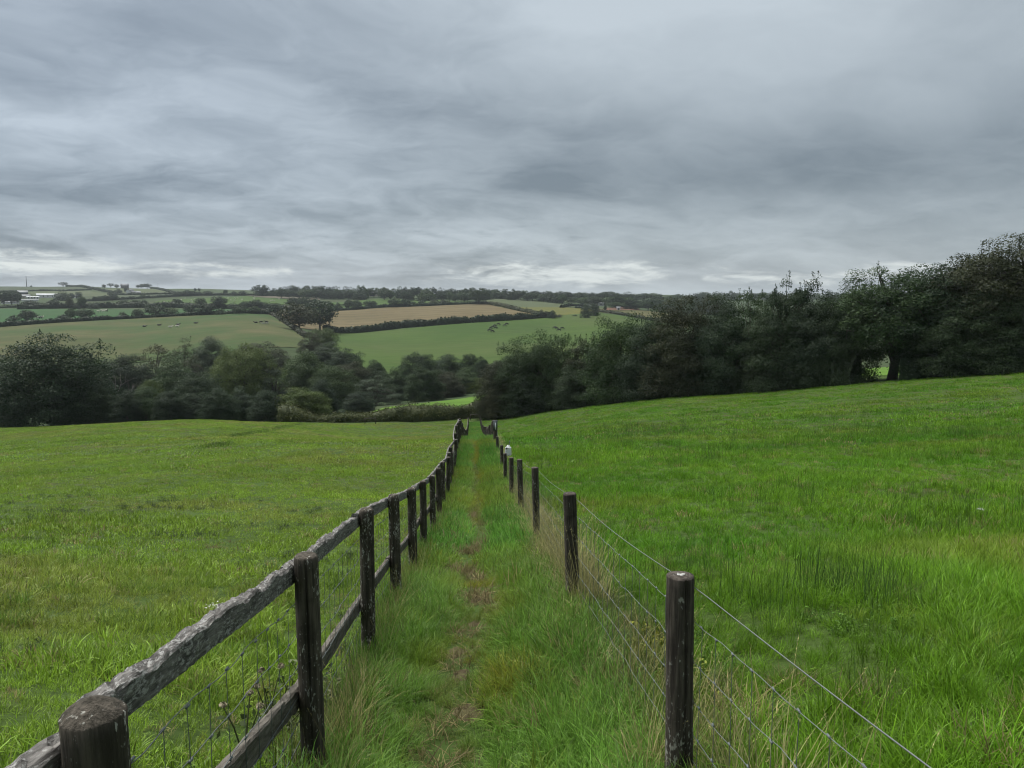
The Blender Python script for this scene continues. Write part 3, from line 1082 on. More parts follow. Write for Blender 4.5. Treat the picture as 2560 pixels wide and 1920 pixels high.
wood(1760, 2150, 731, 731, 750, 756, 14, 34, DD, 2.0, where='skyline tree of the far wood above the right-hand thicket')

# ------------------------------------------------------------------ valley trees
VT = 'trees on the valley floor'
valley = [
    ('mid0', 108, 858, 112, 236, 'leaf_dark', 'large round dark tree filling the left edge of the valley belt'),
    ('mid1', -40, 905, 118, 150, 'leaf_dark', 'dark bush cut by the left edge below the big round tree'),
    ('mid2', 300, 898, 175, 130, 'leaf_dark', 'dark leafy tree right behind the bare branched tree'),
    ('wispy0', 385, 868, 200, 110, 'leaf_brown', 'greyish brown round-topped tree above the belt, left of the pale trees'),
    ('wispy1', 455, 862, 210, 110, 'leaf_brown', 'greyish twiggy tree in the belt top against the rough pasture'),
    ('mid3', 520, 850, 230, 90, 'leaf_grey', 'small dusky tree highest in the belt against the rough pasture'),
    ('mid4', 425, 905, 160, 140, 'leaf_mid', 'mid-green spreading tree in the middle of the left belt'),
    ('mid0', 485, 945, 130, 110, 'leaf_dark', 'dark layered tree low in the belt, left of the pale tree'),
    ('oak0', 605, 872, 150, 140, 'leaf_pale', 'pale yellow-green tree, tallest of the left belt'),
    ('wispy1', 680, 905, 150, 120, 'leaf_grey', 'greyish feathery tree right of the pale yellow-green tree'),
    ('mid1', 640, 862, 240, 120, 'leaf_brown', 'brownish thicket at the top of the belt under the cattle pasture'),
    ('mid2', 755, 890, 165, 130, 'leaf_mid', 'green rounded tree below the light-topped hedge tree'),
    ('mid4', 590, 980, 118, 86, 'leaf_dark', 'low dark bush left of the yellow-green bush'),
    ('mid3', 350, 976, 114, 90, 'leaf_mid', 'low bush with lighter leaves near the bare branched tree'),
    ('mid0', 235, 972, 112, 90, 'leaf_dark', 'low dark bush between the big round tree and the bare tree'),
    ('mid1', 470, 992, 113, 90, 'leaf_dark', 'low dark thicket at the pasture edge in the left belt'),
    ('mid2', 748, 978, 114, 128, 'leaf_yellow', 'low yellow-green domed bush at the pasture edge'),
    ('mid3', 365, 962, 125, 70, 'leaf_yellow', 'small yellowish bush in front of the dark belt'),
    ('oak1', 805, 823, 290, 66, 'leaf_pale', 'light-topped tree at the lower end of the sloping hedge'),
    ('wispy0', 772, 832, 280, 60, 'leaf_brown', 'brownish bush beside the light-topped hedge tree'),
    ('mid4', 815, 862, 255, 90, 'leaf_dark', 'dark tree below the light-topped hedge tree'),
    ('mid0', 860, 880, 230, 80, 'leaf_dark', 'dusky tree at the left corner of the smooth green pasture'),
    ('mid1', 830, 925, 155, 110, 'leaf_mid', 'green tree in the belt right of the yellow-green bush'),
    ('mid2', 880, 912, 190, 90, 'leaf_brown', 'brown-tinted tree below the corner of the smooth green pasture'),
    ('mid3', 800, 955, 138, 70, 'leaf_dark', 'narrow dark tree beside the yellow-green bush'),
    ('wispy1', 935, 940, 150, 120, 'leaf_grey', 'greyish feathery bush in the middle of the belt'),
    ('mid0', 935, 908, 215, 60, 'leaf_mid', 'small green tree poking above the belt under the pasture'),
    ('mid4', 985, 925, 175, 80, 'leaf_mid', 'green tree left of the dark domed tree'),
    ('oak0', 1045, 888, 195, 90, 'leaf_dark', 'dark domed tree rising from the right half of the belt'),
    ('mid2', 1055, 925, 160, 90, 'leaf_mid', 'green leafy tree in front of the dark domed tree'),
    ('mid3', 1120, 892, 215, 90, 'leaf_mid', 'rounded green tree right of the dark domed tree'),
    ('oak1', 1172, 888, 220, 40, 'leaf_dark', 'small dark round-headed tree in the right half of the belt'),
    ('mid1', 1110, 935, 170, 90, 'leaf_brown', 'brown-tinted bush above the small bright meadow'),
    ('mid4', 1165, 925, 180, 80, 'leaf_mid', 'green bush above the small bright meadow'),
    ('mid0', 1205, 900, 200, 50, 'leaf_dark', 'dark tree where the belt meets the right-hand thicket'),
    ('mid2', 985, 955, 175, 100, 'leaf_dark', 'dark bush left of the small bright meadow'),
    ('mid3', 1195, 950, 178, 60, 'leaf_yellow', 'small yellowish bush at the end of the bright meadow'),
    ('mid3', 890, 985, 128, 70, 'leaf_dark', 'low dark bush behind the left end of the bramble hedge'),
    ('mid0', 1260, 905, 230, 90, 'leaf_dark', 'dark tree behind the low end of the right-hand thicket'),
    ('mid4', 560, 905, 185, 110, 'leaf_mid', 'green tree behind the pale yellow-green tree'),
    ('mid4', 300, 985, 110, 70, 'leaf_dark', 'small dark bush right of the bare trees at the pasture edge'),
    ('mid2', 410, 985, 109, 80, 'leaf_dark', 'small dark bush at the pasture edge under the spreading tree'),
    ('mid0', 535, 980, 107, 80, 'leaf_dark', 'dark bush at the pasture edge below the pale tree'),
    ('mid3', 655, 985, 112, 80, 'leaf_dark', 'dark bush just left of the yellow-green bush'),
    ('mid1', 165, 985, 110, 90, 'leaf_dark', 'dark bush at the foot of the big round tree'),
    ('mid1', 205, 905, 150, 110, 'leaf_dark', 'dark tree on the shoulder of the big round tree'),
]
for a in valley:
    tree(*a, group=VT)
for i, (px, top, t, w, k) in enumerate([(268, 905, 118, 1.0, 0), (300, 915, 122, 0.9, 1)]):
    p = at(px, t)
    H = un(px, top, t)[2] - p[2]
    e = empty('tree', (p[0], p[1], p[2]), 1.0 + i, (H, H, H))
    obj('trunk', _dead[k], e)
    tag(e, ['bare pale-branched tree standing before the valley belt', 'bare dark-branched tree beside the pale bare one'][i], 'tree', VT)

hedge('long olive bramble hedge closing off the pasture by the footpath', [(690, 1060), (800, 1062), (900, 1063), (1050, 1064), (1150, 1062), (1215, 1055)], 2.0, 3.0,
      M['leaf_bramble'], t_list=[110, 110, 111, 111, 111, 111], lsz=0.15, dens_k=0.9, name='bramble_hedge', lump=2.2, rough=0.6)

# ------------------------------------------------------------------ right-hand thicket
RT = 'bushes and trees along the right-hand pasture edge'
_bx = [1240, 1350, 1500, 1700, 1900, 2200, 2560, 2800]
_bt = [106, 104, 96, 83.5, 76.5, 67.5, 61.5, 58]
thick = [
    ('near0', 1245, 911, 90, 'leaf_brown', 'brownish bush at the low end of the thicket beside the footpath'),
    ('near1', 1300, 862, 120, 'leaf_mid', 'green bushy tree, first behind the brownish end bush'),
    ('near2', 1365, 848, 120, 'leaf_mid', 'light-topped green bush in the low part of the thicket'),
    ('thin0', 1422, 844, 100, 'leaf_mid', 'loose bush with upright shoots against the green pasture'),
    ('thin1', 1475, 851, 90, 'leaf_brown', 'thin twiggy brown bush with bare upright stems'),
    ('near3', 1555, 806, 150, 'leaf_mid', 'tall green hawthorn-like bush with ragged outline before the olive strip'),
    ('near4', 1640, 794, 140, 'leaf_dark', 'dark bush right of the ragged green one'),
    ('near0', 1725, 751, 160, 'leaf_brown', 'rust-tinged rounded tree in the middle of the thicket'),
    ('near1', 1815, 761, 150, 'leaf_dark', 'dark rounded bush right of the rust-tinged tree'),
    ('thin0', 1880, 734, 110, 'leaf_mid', 'thin bush whose leafy shoots reach the skyline'),
    ('thin1', 1985, 708, 120, 'leaf_dark', 'twiggy shrub sticking out above the skyline in the thicket'),
    ('near2', 1950, 764, 150, 'leaf_dark', 'dark bush under the twiggy skyline shrub'),
    ('near3', 2060, 754, 150, 'leaf_dark', 'dark smooth-topped bush right of the twiggy skyline shrub'),
    ('near4', 2118, 742, 120, 'leaf_dark', 'dark bush left of the small gap in the thicket'),
    ('tall0', 2240, 680, 200, 'leaf_mid', 'green ragged tree above the small gap with meadow showing'),
    ('tall1', 2355, 672, 200, 'leaf_dark', 'dark ragged tree right of the small gap'),
    ('tall0', 2470, 638, 210, 'leaf_brown', 'airy brownish tree with sky showing through its leaves'),
    ('near0', 2400, 743, 160, 'leaf_dark', 'dark low bush under the airy brownish tree'),
    ('tall1', 2580, 598, 230, 'leaf_brown', 'highest tree, cut by the right edge of the view'),
    ('near1', 2510, 723, 170, 'leaf_dark', 'dark bush at the right edge under the highest tree'),
    ('near2', 2660, 648, 230, 'leaf_dark', 'dark tree just beyond the right edge'),
    ('near3', 2318, 768, 104, 'leaf_dark', 'low dark bush just right of the small gap'),
    ('near4', 2600, 768, 150, 'leaf_dark', 'low dark bush in the corner under the highest tree'),
    ('near2', 1440, 911, 110, 'leaf_dark', 'low dark bush at the foot of the loose upright bush'),
    ('near0', 1330, 941, 100, 'leaf_dark', 'low dark bush at the foot of the green bushy tree'),
    ('near3', 1250, 968, 80, 'leaf_brown', 'small brown bush beside the far footpath fence'),
]
for i, a in enumerate(thick):
    key, px, top, w, mat, lab = a
    t = float(np.interp(px, _bx, _bt))
    back = 2.5 + (1.0 if key[:4] in ('thin', 'tall') else 0)
    if px in (1440, 1330, 1250, 2310, 2400, 2510, 2600):
        back = 1.2
    tree(key, px, top, t + back, w * 1.12, mat, lab, RT, name='bush' if key.startswith(('near', 'thin')) else 'tree',
         cat='bush' if key.startswith(('near', 'thin')) else 'tree')
hedge('low dark undergrowth along the thicket from the path to the gap', [(p, 0) for p in (1250, 1350, 1500, 1700, 1900, 2060, 2150)], 2.6, 2.4, HED,
      t_list=[float(np.interp(p, _bx, _bt)) + 1.2 for p in (1250, 1350, 1500, 1700, 1900, 2060, 2150)], lsz=0.15, dens_k=0.7, lump=1.5)
hedge('low dark undergrowth right of the gap in the thicket', [(p, 0) for p in (2262, 2330, 2450, 2560, 2750)], 2.2, 2.4, HED,
      t_list=[float(np.interp(p, _bx, _bt)) + 1.2 for p in (2262, 2330, 2450, 2560, 2750)], lsz=0.14, dens_k=0.7, lump=1.5)

# ------------------------------------------------------------------ timber and wire
def wood_mat(name, dark, pale, lichen, grain=30.0, fleck=0.0, patch=0.45, cut=0.56):
    """weathered timber: long grain, greyed patches, pale lichen flecks"""
    m, nt = new_mat(name)
    p = e_objco()
    rnd = e_rand()
    off = e_vec(rnd * 17.0, rnd * 31.0, rnd * 5.0)
    n = nt.nodes.new('ShaderNodeVectorMath'); n.operation = 'ADD'
    nt.links.new(p.s, n.inputs[0]); nt.links.new(off.s, n.inputs[1])
    q = E(n.outputs[0])
    gr = e_noise(e_scalev(q, (1, 1, 0.06)), grain * 2.2, 5.0, 0.65)
    blot = e_noise(q, 9.0, 5.0, 0.6)
    col = e_mix(e_step(gr, 0.35, 0.68), dark, pale)
    col = e_mix(e_step(blot, patch, patch + 0.25) * 0.55, col, tuple(x * 0.5 for x in dark))
    fl = e_noise(e_scalev(q, (1, 1, 0.45)), 95.0, 3.0, 0.6) * 0.55 + e_noise(e_scalev(q, (1, 1, 0.3)), 16.0, 3.0, 0.6) * 0.45
    col = e_mix(e_step(fl, cut, cut + 0.05) * fleck, col, lichen)
    gry = gr * 0.7 + blot * 0.3
    finish(nt, col, 0.9, bump=gry, bump_d=0.012, bump_s=1.0, spec=0.15)
    return m


def rail_wood(name, dark, pale, lichen, cut, amt):
    """the same timber with the grain along the rail (local x)"""
    m, nt = new_mat(name)
    p = e_objco()
    gr = e_noise(e_scalev(p, (0.10, 1, 1)), 70.0, 6.0, 0.68)
    blot = e_noise(e_scalev(p, (0.5, 1, 1)), 14.0, 5.0, 0.65)
    fl = e_noise(e_scalev(p, (0.35, 1, 1)), 120.0, 5.0, 0.72)
    col = e_mix(e_step(gr, 0.34, 0.70), dark, pale)
    col = e_mix(e_step(blot, 0.45, 0.66) * 0.5, col, tuple(x * 0.45 for x in dark))
    col = e_mix(e_step(fl * 0.72 + blot * 0.28, cut, cut + 0.09) * amt, col, lichen)
    finish(nt, col, 0.9, bump=gr * 0.6 + fl * 0.4, bump_d=0.012, bump_s=1.0, spec=0.15)
    return m


M['post'] = wood_mat('post_wood', (0.039, 0.035, 0.027), (0.104, 0.090, 0.072), (0.563, 0.563, 0.498), fleck=0.5, cut=0.585)
M['post_lichen'] = wood_mat('post_wood_lichened', (0.039, 0.035, 0.027), (0.104, 0.090, 0.072), (0.597, 0.597, 0.530), fleck=0.55, cut=0.545)
M['post_right'] = wood_mat('post_wood_smooth', (0.043, 0.036, 0.031), (0.109, 0.094, 0.078), (0.498, 0.498, 0.448), fleck=0.5, cut=0.575)
M['rail'] = rail_wood('rail_wood', (0.062, 0.058, 0.054), (0.235, 0.225, 0.210), (0.44, 0.44, 0.42), 0.505, 0.65)
M['rail_low'] = rail_wood('rail_wood_low', (0.076, 0.069, 0.057), (0.192, 0.176, 0.150), (0.357, 0.345, 0.306), 0.57, 0.5)
m_, nt_ = new_mat('galvanised_wire')
finish(nt_, (0.15, 0.165, 0.165), 0.55, spec=0.3)
nt_.nodes['Principled BSDF'].inputs['Metallic'].default_value = 0.35
M['wire'] = m_
m_, nt_ = new_mat('stay_wire')
finish(nt_, (0.11, 0.13, 0.125), 0.5, spec=0.4)
M['stay'] = m_


def simple(name, col, rough=0.7, var=0.25, scale=6.0, spec=0.3):
    m, nt = new_mat(name)
    n = e_noise(e_objco(), scale, 4.0, 0.6)
    finish(nt, e_mix(e_step(n, 0.3, 0.7), tuple(c * (1 - var) for c in col), tuple(min(1, c * (1 + var)) for c in col)), rough, spec=spec)
    return m


# footpath: fence lines in plan (X as a function of Y)
LF_Y = [-3, 1.15, 2.8, 4.85, 6.5, 8.4, 10.1, 11.8, 13.6, 16.5, 30, 65, 104, 110]
LF_X = [-0.45, -0.69, -0.833, -0.984, -1.07, -1.167, -1.244, -1.295, -1.37, -1.52, -2.2, -4.1, -6.26, -6.6]
RF_Y = [-3, 2.55, 5.4, 9.9, 13.4, 16.4, 19.9, 23, 27, 30, 65, 104, 110]
RF_X = [1.0, 0.63, 0.45, 0.33, 0.16, -0.01, -0.19, -0.33, -0.55, -0.69, -2.4, -4.62, -4.95]


def lfx(y): return np.interp(y, LF_Y, LF_X)
def rfx(y): return np.interp(y, RF_Y, RF_X)


def post_mesh(name, h, rad, domed, seed, mat, crack=None, seg=20, taper=0.04):
    """round post, base 0.3 m in the soil, top at height h"""
    r = np.random.default_rng(seed)
    zs = list(np.linspace(-0.3, h - 0.05, 14))
    prof = [(z, 1.0 + taper * (0.5 - z / h)) for z in zs]
    if domed:
        prof += [(h - 0.026, 0.985), (h - 0.012, 0.94), (h - 0.003, 0.82), (h + 0.001, 0.5), (h + 0.002, 0.02)]
    else:
        prof += [(h - 0.008, 0.985), (h - 0.001, 0.95), (h + 0.001, 0.6), (h, 0.02)]
    th = np.arange(seg) * 2 * np.pi / seg
    ph = r.uniform(0, 6.28, 4)
    V = []
    for z, k in prof:
        rr = rad * k * (1 + 0.035 * np.sin(2 * th + ph[0]) + 0.025 * np.sin(3 * th + ph[1] + z * 2) + 0.012 * r.normal(size=seg))
        if crack is not None and 0.15 * h < z < h - 0.002:
            c = (crack + int(round(math.sin(z * 7) * 0.3))) % seg
            rr[c] -= rad * 0.30 * min(1.0, (z - 0.1 * h) / (0.4 * h))
        V.append(np.stack([rr * np.cos(th), rr * np.sin(th), np.full(seg, z + (0.004 * r.normal() if z > h - 0.03 else 0))], -1))
    V = np.vstack(V)
    n = len(prof)
    i = np.arange(n - 1)[:, None] * seg; j = np.arange(seg)[None]; k = (j + 1) % seg
    F = np.stack([i + j, i + k, i + seg + k, i + seg + j], -1).reshape(-1, 4)
    me = mesh_np(name, V, F, [mat], True)
    return me


def rail_mesh(name, a, b, hgt, thk, n, seed, erode, mat):
    """weathered rail from a to b in its own frame (x along): returns mesh, origin, rotation"""
    r = np.random.default_rng(seed)
    a = Vector(a); b = Vector(b)
    L = (b - a).length
    x = np.linspace(0, L, n)
    top_l = fbm(x * 8.0, x * 0 + seed, seed, 5) - 0.5
    top_r = fbm(x * 10.0, x * 0 + seed + 7, seed, 5) - 0.5
    bot = fbm(x * 3.0, x * 0 + seed + 3, seed, 3) - 0.5
    notch = np.clip(fbm(x * 2.6 + 3, x * 0 + seed + 21, seed, 3) - 0.52, 0, 1) * 2.2
    V = []
    for k in range(n):
        e = erode
        zl = hgt / 2 + e * (top_l[k] * 0.026 - notch[k] * 0.020)
        zr = hgt / 2 + e * (top_r[k] * 0.020 - notch[k] * 0.010)
        zm = max(zl, zr) + e * 0.004 * r.normal()
        zb = -hgt / 2 + bot[k] * 0.007
        w = thk / 2
        sec = [(-w, zb + 0.004), (-w * 1.02, 0.0), (-w, zl - 0.008), (-w * 0.7, zl), (0.0, zm - e * 0.006 * r.random()), (w * 0.7, zr),
               (w, zr - 0.009), (w * 1.03, 0.0), (w, zb + 0.004), (w * 0.75, zb), (-w * 0.75, zb)]
        V += [(x[k], s[0] + 0.0012 * r.normal(), s[1] + 0.0012 * r.normal()) for s in sec]
    V = np.array(V)
    m = 11
    i = np.arange(n - 1)[:, None] * m; j = np.arange(m)[None]; kk = (j + 1) % m
    F = np.stack([i + j, i + kk, i + m + kk, i + m + j], -1).reshape(-1, 4).tolist()
    me = bpy.data.meshes.new(name)
    me.from_pydata(V.tolist(), [], F + [list(range(m)), list(range((n - 1) * m, n * m))[::-1]])
    me.materials.append(mat)
    me.update()
    rot = (b - a).to_track_quat('X', 'Z').to_euler()
    return me, a, rot


def strand(mb, line_fn, ys, off, dz, rad, r, kink=0.004):
    pts = []
    for y in ys:
        p = line_fn(y)
        pts.append((p[0] + off + r.normal(0, kink * 0.4), p[1], p[2] + dz + r.normal(0, kink)))
    mb.tube(pts, rad, 4, False)


def build_left_fence():
    root = empty('post_and_rail_fence', (lfx(3.0), 3.0, g(lfx(3.0), 3.0)))
    tag(root, 'weathered wooden post-and-rail fence with wire netting, left of the footpath', 'fence')
    inv = Matrix.Translation(-Vector(root.location))

    def child(o):
        o.matrix_parent_inverse = inv
        return o
    obs = [  # t, top px, top py, base px
        (1.195, 229, 1759, 236), (2.95, 764, 1388, 767), (4.94, 916, 1272, 912), (6.55, 984, 1237, 986), (8.5, 1029, 1220, 1030),
        (10.2, 1057, 1202, 1057), (11.9, 1081, 1188, 1081), (13.7, 1096, 1170, 1097), (15.6, 1107, 1154, 1107)]
    tops, bases = [], []
    for t, px, py, bx in obs:
        T = un(px, py, t)
        x = un(bx, 1500, t)[0]
        tops.append(T); bases.append(np.array([x, T[1], g(x, T[1])]))
    y = bases[-1][1] + 1.9
    rr = np.random.default_rng(3)
    while y < 104:
        x = float(lfx(y)); z = g(x, y)
        bases.append(np.array([x, y, z])); tops.append(np.array([x + rr.normal(0, 0.02), y + rr.normal(0, 0.02), z + 0.98 + rr.normal(0, 0.025)]))
        y += 1.85
    # a post behind the viewer carries the near end
    y0 = -0.75
    bases.insert(0, np.array([float(lfx(y0)), y0, g(lfx(y0), y0)])); tops.insert(0, bases[0] + [0, 0, 0.99])
    var = [post_mesh('post', 1.0, 0.05, True, 40 + k, M['post_lichen' if k % 2 else 'post']) for k in range(4)]
    for i, (b, t) in enumerate(zip(bases, tops)):
        h = np.linalg.norm(t - b)
        if i < 6:
            me = post_mesh('post', h, 0.050, True, 60 + i, M['post_lichen'] if i in (3, 4, 5) else M['post'], crack={2: 41, 4: 33}.get(i), seg=52)
            sc = 1.0
        else:
            me = var[i % 4]; sc = h
        o = child(obj('post', me, root))
        o.location = b
        o.scale = (1, 1, sc)
        o.rotation_euler = (Vector(t - b)).to_track_quat('Z', 'Y').to_euler() if i >= 6 else Vector((0, 0, 1)).rotation_difference(Vector(t - b)).to_euler()
    # rails on the field side
    for i in range(len(tops) - 1):
        a, b = tops[i], tops[i + 1]
        d = (b - a) / np.linalg.norm(b - a)
        near = i < 7
        off = np.array([-0.072, 0, 0])
        jit = rr.normal(0, 0.006, 2)
        A = a + off - d * (0.07 if i != 1 else -0.10) + [0, 0, -0.072 + jit[0]]
        B = b + off + d * 0.07 + [0, 0, -0.078 + jit[1]]
        if i == 0:
            A = A - [0, 0, 0.05]; B = B - [0, 0, 0.05]
        me, loc, rot = rail_mesh('rail', A, B, 0.084, 0.040, 90 if i < 3 else (44 if near else 8), 11 + i, 1.25 if near else 0.8, M['rail'])
        o = child(obj('rail', me, root)); o.location = loc; o.rotation_euler = rot
        ga, gb = bases[i], bases[i + 1]
        A = ga + off - d * 0.06 + [0, 0, 0.375]
        B = gb + off + d * 0.06 + [0, 0, 0.375]
        me, loc, rot = rail_mesh('rail', A, B, 0.088, 0.036, 60 if i < 3 else (24 if near else 6), 51 + i, 0.5, M['rail_low'])
        o = child(obj('rail', me, root)); o.location = loc; o.rotation_euler = rot
    # netting stapled to the field side of the posts
    ty = np.array([t[1] for t in tops]); tx = np.array([t[0] for t in tops]); tz = np.array([t[2] for t in tops])
    line = lambda q: (np.interp(q, ty, tx), q, np.interp(q, ty, tz))
    ys = np.concatenate([np.arange(-0.7, 9, 0.15), np.arange(9, 103, 0.9)])
    for k, dz in enumerate((-0.20, -0.34, -0.47, -0.60, -0.71, -0.80)):
        mb = MB(); strand(mb, line, ys, -0.046, dz, 0.0017, rr, 0.0045)
        child(mb.build('wire', M['wire'], root))
    mb = MB()
    for q in np.concatenate([np.arange(-0.6, 16, 0.15), np.arange(16, 32, 0.3)]):
        p = np.array(line(q))
        zb = g(p[0], p[1])
        j = rr.normal(0, 0.008)
        if p[2] - 0.2 > zb + 0.1:
            mb.tube([p + [-0.046, j, -0.20], p + [-0.046, rr.normal(0, 0.006), -0.5], p + [-0.046, -j, zb - p[2] + 0.05]], 0.0011, 4, False)
        if q < 7:
            for dz in (-0.20, -0.34, -0.47, -0.60, -0.71):
                mb.tube([p + [-0.046, -0.008, dz], p + [-0.046, 0.008, dz]], 0.0042, 4)
    o = child(mb.build('stay_wires', M['stay'], root)); o['kind'] = 'stuff'
    return tops


def build_right_fence():
    root = empty('post_and_wire_fence', (rfx(3.0), 3.0, g(rfx(3.0), 3.0)))
    tag(root, 'round-post stock fence with wire netting, right of the footpath', 'fence')
    inv = Matrix.Translation(-Vector(root.location))

    def child(o):
        o.matrix_parent_inverse = inv
        return o
    obs = [(2.70, 1701, 1437, 1714), (5.5, 1424, 1233, 1435), (10.0, 1337, 1169, 1343), (13.4, 1299, 1149, 1303), (16.5, 1278.5, 1144, 1279),
           (20.3, 1262.5, 1133, 1263), (23.4, 1254, 1113, 1255), (27.0, 1243, 1092, 1244)]
    tops, bases = [], []
    for t, px, py, bx in obs:
        T = un(px, py, t)
        x = un(bx, 1500, t)[0]
        tops.append(T); bases.append(np.array([x, T[1], g(x, T[1])]))
    rr = np.random.default_rng(13)
    y0 = -0.6
    bases.insert(0, np.array([float(rfx(y0)), y0, g(rfx(y0), y0)])); tops.insert(0, np.array([bases[0][0], bases[0][1], -0.46]))
    y = 32.5
    # strainer post carrying the marker board
    st = un(1238.5, 1051, 30.0)
    bases.append(np.array([st[0], st[1], g(st[0], st[1])])); tops.append(st)
    while y < 104:
        x = float(rfx(y)); z = g(x, y)
        bases.append(np.array([x, y, z])); tops.append(np.array([x + rr.normal(0, 0.03), y, z + 0.97 + rr.normal(0, 0.04)]))
        y += 2.6
    for i, (b, t) in enumerate(zip(bases, tops)):
        h = np.linalg.norm(t - b)
        rad = 0.05
        if i == 9:
            rad = 0.085
        me = post_mesh('post', h, rad, False, 160 + i, M['post_right'], seg=52 if i < 4 else 14, crack={1: 41, 2: 43}.get(i))
        o = child(obj('post', me, root))
        o.location = b
        o.rotation_euler = Vector((0, 0, 1)).rotation_difference(Vector(t - b)).to_euler()
        if i == 1:   # pale bird dropping on the sawn top
            mb = MB()
            r = np.random.default_rng(4)
            for q in range(6):
                c = np.array([0.008, -0.004, h + 0.002]) + np.append(r.normal(0, 0.009, 2), 0)
                s = r.uniform(0.002, 0.006)
                ang = np.arange(4) * math.pi / 2 + r.uniform(0, 1)
                V = [(c[0] + s * 1.5 * math.cos(u), c[1] + s * math.sin(u), c[2]) for u in ang] + [(c[0] + s * 0.8 * math.cos(u), c[1] + s * 0.5 * math.sin(u), c[2] + 0.003) for u in ang]
                mb.add(V, [[0, 1, 5, 4], [1, 2, 6, 5], [2, 3, 7, 6], [3, 0, 4, 7], [4, 5, 6, 7]])
            d = mb.build('bird_dropping', simple('bird_dropping', (0.40, 0.40, 0.38), 0.8), o)
            d['label'] = 'white bird dropping on the post top'
    ty = np.array([t[1] for t in tops]); tx = np.array([t[0] for t in tops]); tz = np.array([t[2] for t in tops])
    tz = tz.copy(); tz[9] -= 0.33
    line = lambda q: (np.interp(q, ty, tx), q, np.interp(q, ty, tz))
    ys = np.concatenate([np.arange(-0.55, 9, 0.15), np.arange(9, 103, 0.8)])
    mb = MB()
    sag = lambda q: -0.03 * math.sin(math.pi * ((np.interp(q, ty, np.arange(len(ty)))) % 1.0))
    pts = [(line(q)[0] + 0.052, q, line(q)[2] - 0.045 + sag(q)) for q in np.concatenate([np.arange(-0.55, 17, 0.25), np.arange(17, 103, 0.9)])]
    mb.tube(pts, 0.0019, 5, False)
    child(mb.build('wire', M['wire'], root))
    for k, dz in enumerate((-0.175, -0.33, -0.48, -0.61, -0.72, -0.82)):
        mb = MB(); strand(mb, line, ys, 0.05, dz, 0.0015, rr, 0.004)
        child(mb.build('wire', M['wire'], root))
    mb = MB()
    for q in np.concatenate([np.arange(-0.5, 16, 0.15), np.arange(16, 30, 0.3)]):
        p = np.array(line(q)); zb = g(p[0], p[1])
        j = rr.normal(0, 0.006)
        mb.tube([p + [0.05, j, -0.175], p + [0.05, rr.normal(0, 0.005), -0.5], p + [0.05, -j, zb - p[2] + 0.05]], 0.0011, 4, False)
        if q < 7:
            for dz in (-0.175, -0.33, -0.48, -0.61):
                mb.tube([p + [0.05, -0.008, dz], p + [0.05, 0.008, dz]], 0.004, 4)
    o = child(mb.build('stay_wires', M['stay'], root)); o['kind'] = 'stuff'
    return tops, bases


LT = build_left_fence()
RTOPS, RBASES = build_right_fence()

# marker board on the strainer post
st = RTOPS[9]
e = empty('marker_board', (st[0], st[1] - 0.10, st[2] - 0.42))
tag(e, 'small upright marker board with a white stripe on the thick fence post', 'marker')
mb = MB()
mb.box((0, 0, 0.22), (0.175, 0.024, 0.40)); mb.box((0, 0, 0.43), (0.20, 0.06, 0.02))
mb.build('board', simple('marker_grey', (0.085, 0.10, 0.105), 0.7), e)
mb = MB(); mb.box((0.005, -0.016, 0.20), (0.045, 0.006, 0.29))
mb.build('stripe', simple('marker_white', (0.80, 0.80, 0.79), 0.6, 0.04), e)


# white canister hung behind a post
def canister():
    c = RTOPS[6]
    e = empty('plastic_canister', (c[0] + 0.09, c[1] + 0.16, c[2] - 0.10), R(-12))
    tag(e, 'dirty white plastic canister with a black cap hung behind a fence post', 'canister')
    m, nt = new_mat('dirty_white_plastic')
    n = e_noise(e_objco(), 16.0, 4.0, 0.7)
    finish(nt, e_mix(e_step(n, 0.58, 0.66), (0.74, 0.75, 0.76), (0.16, 0.16, 0.16)), 0.45)
    bm = bmesh.new()
    bmesh.ops.create_cube(bm, size=1.0)
    bmesh.ops.scale(bm, vec=(0.17, 0.13, 0.25), verts=bm.verts)
    for v in bm.verts:
        v.co.z += 0.125
        if v.co.z > 0.2:
            v.co.x *= 0.93; v.co.y *= 0.9
    bmesh.ops.bevel(bm, geom=list(bm.edges), offset=0.022, segments=3, affect='EDGES')
    me = bpy.data.meshes.new('canister_body'); bm.to_mesh(me); bm.free(); me.materials.append(m)
    obj('body', me, e)
    mb = MB()
    mb.tube([(-0.045, 0.0, 0.245), (-0.03, 0.0, 0.285), (0.03, 0.0, 0.288), (0.05, 0.0, 0.25)], 0.011, 6)
    mb.build('handle', m, e)
    mb = MB(); mb.tube([(-0.03, -0.066, 0.215), (-0.03, -0.084, 0.215)], 0.024, 6)
    mb.build('cap', simple('black_plastic', (0.012, 0.012, 0.013), 0.5), e)
    mb = MB(); mb.tube([(0.02, 0.02, 0.28), (0.03, 0.02, 0.42)], 0.012, 6); mb.tube([(0.02, 0.02, 0.37), (0.05, 0.02, 0.39)], 0.012, 6)
    mb.build('stake_clip', M['stay'], e)


canister()


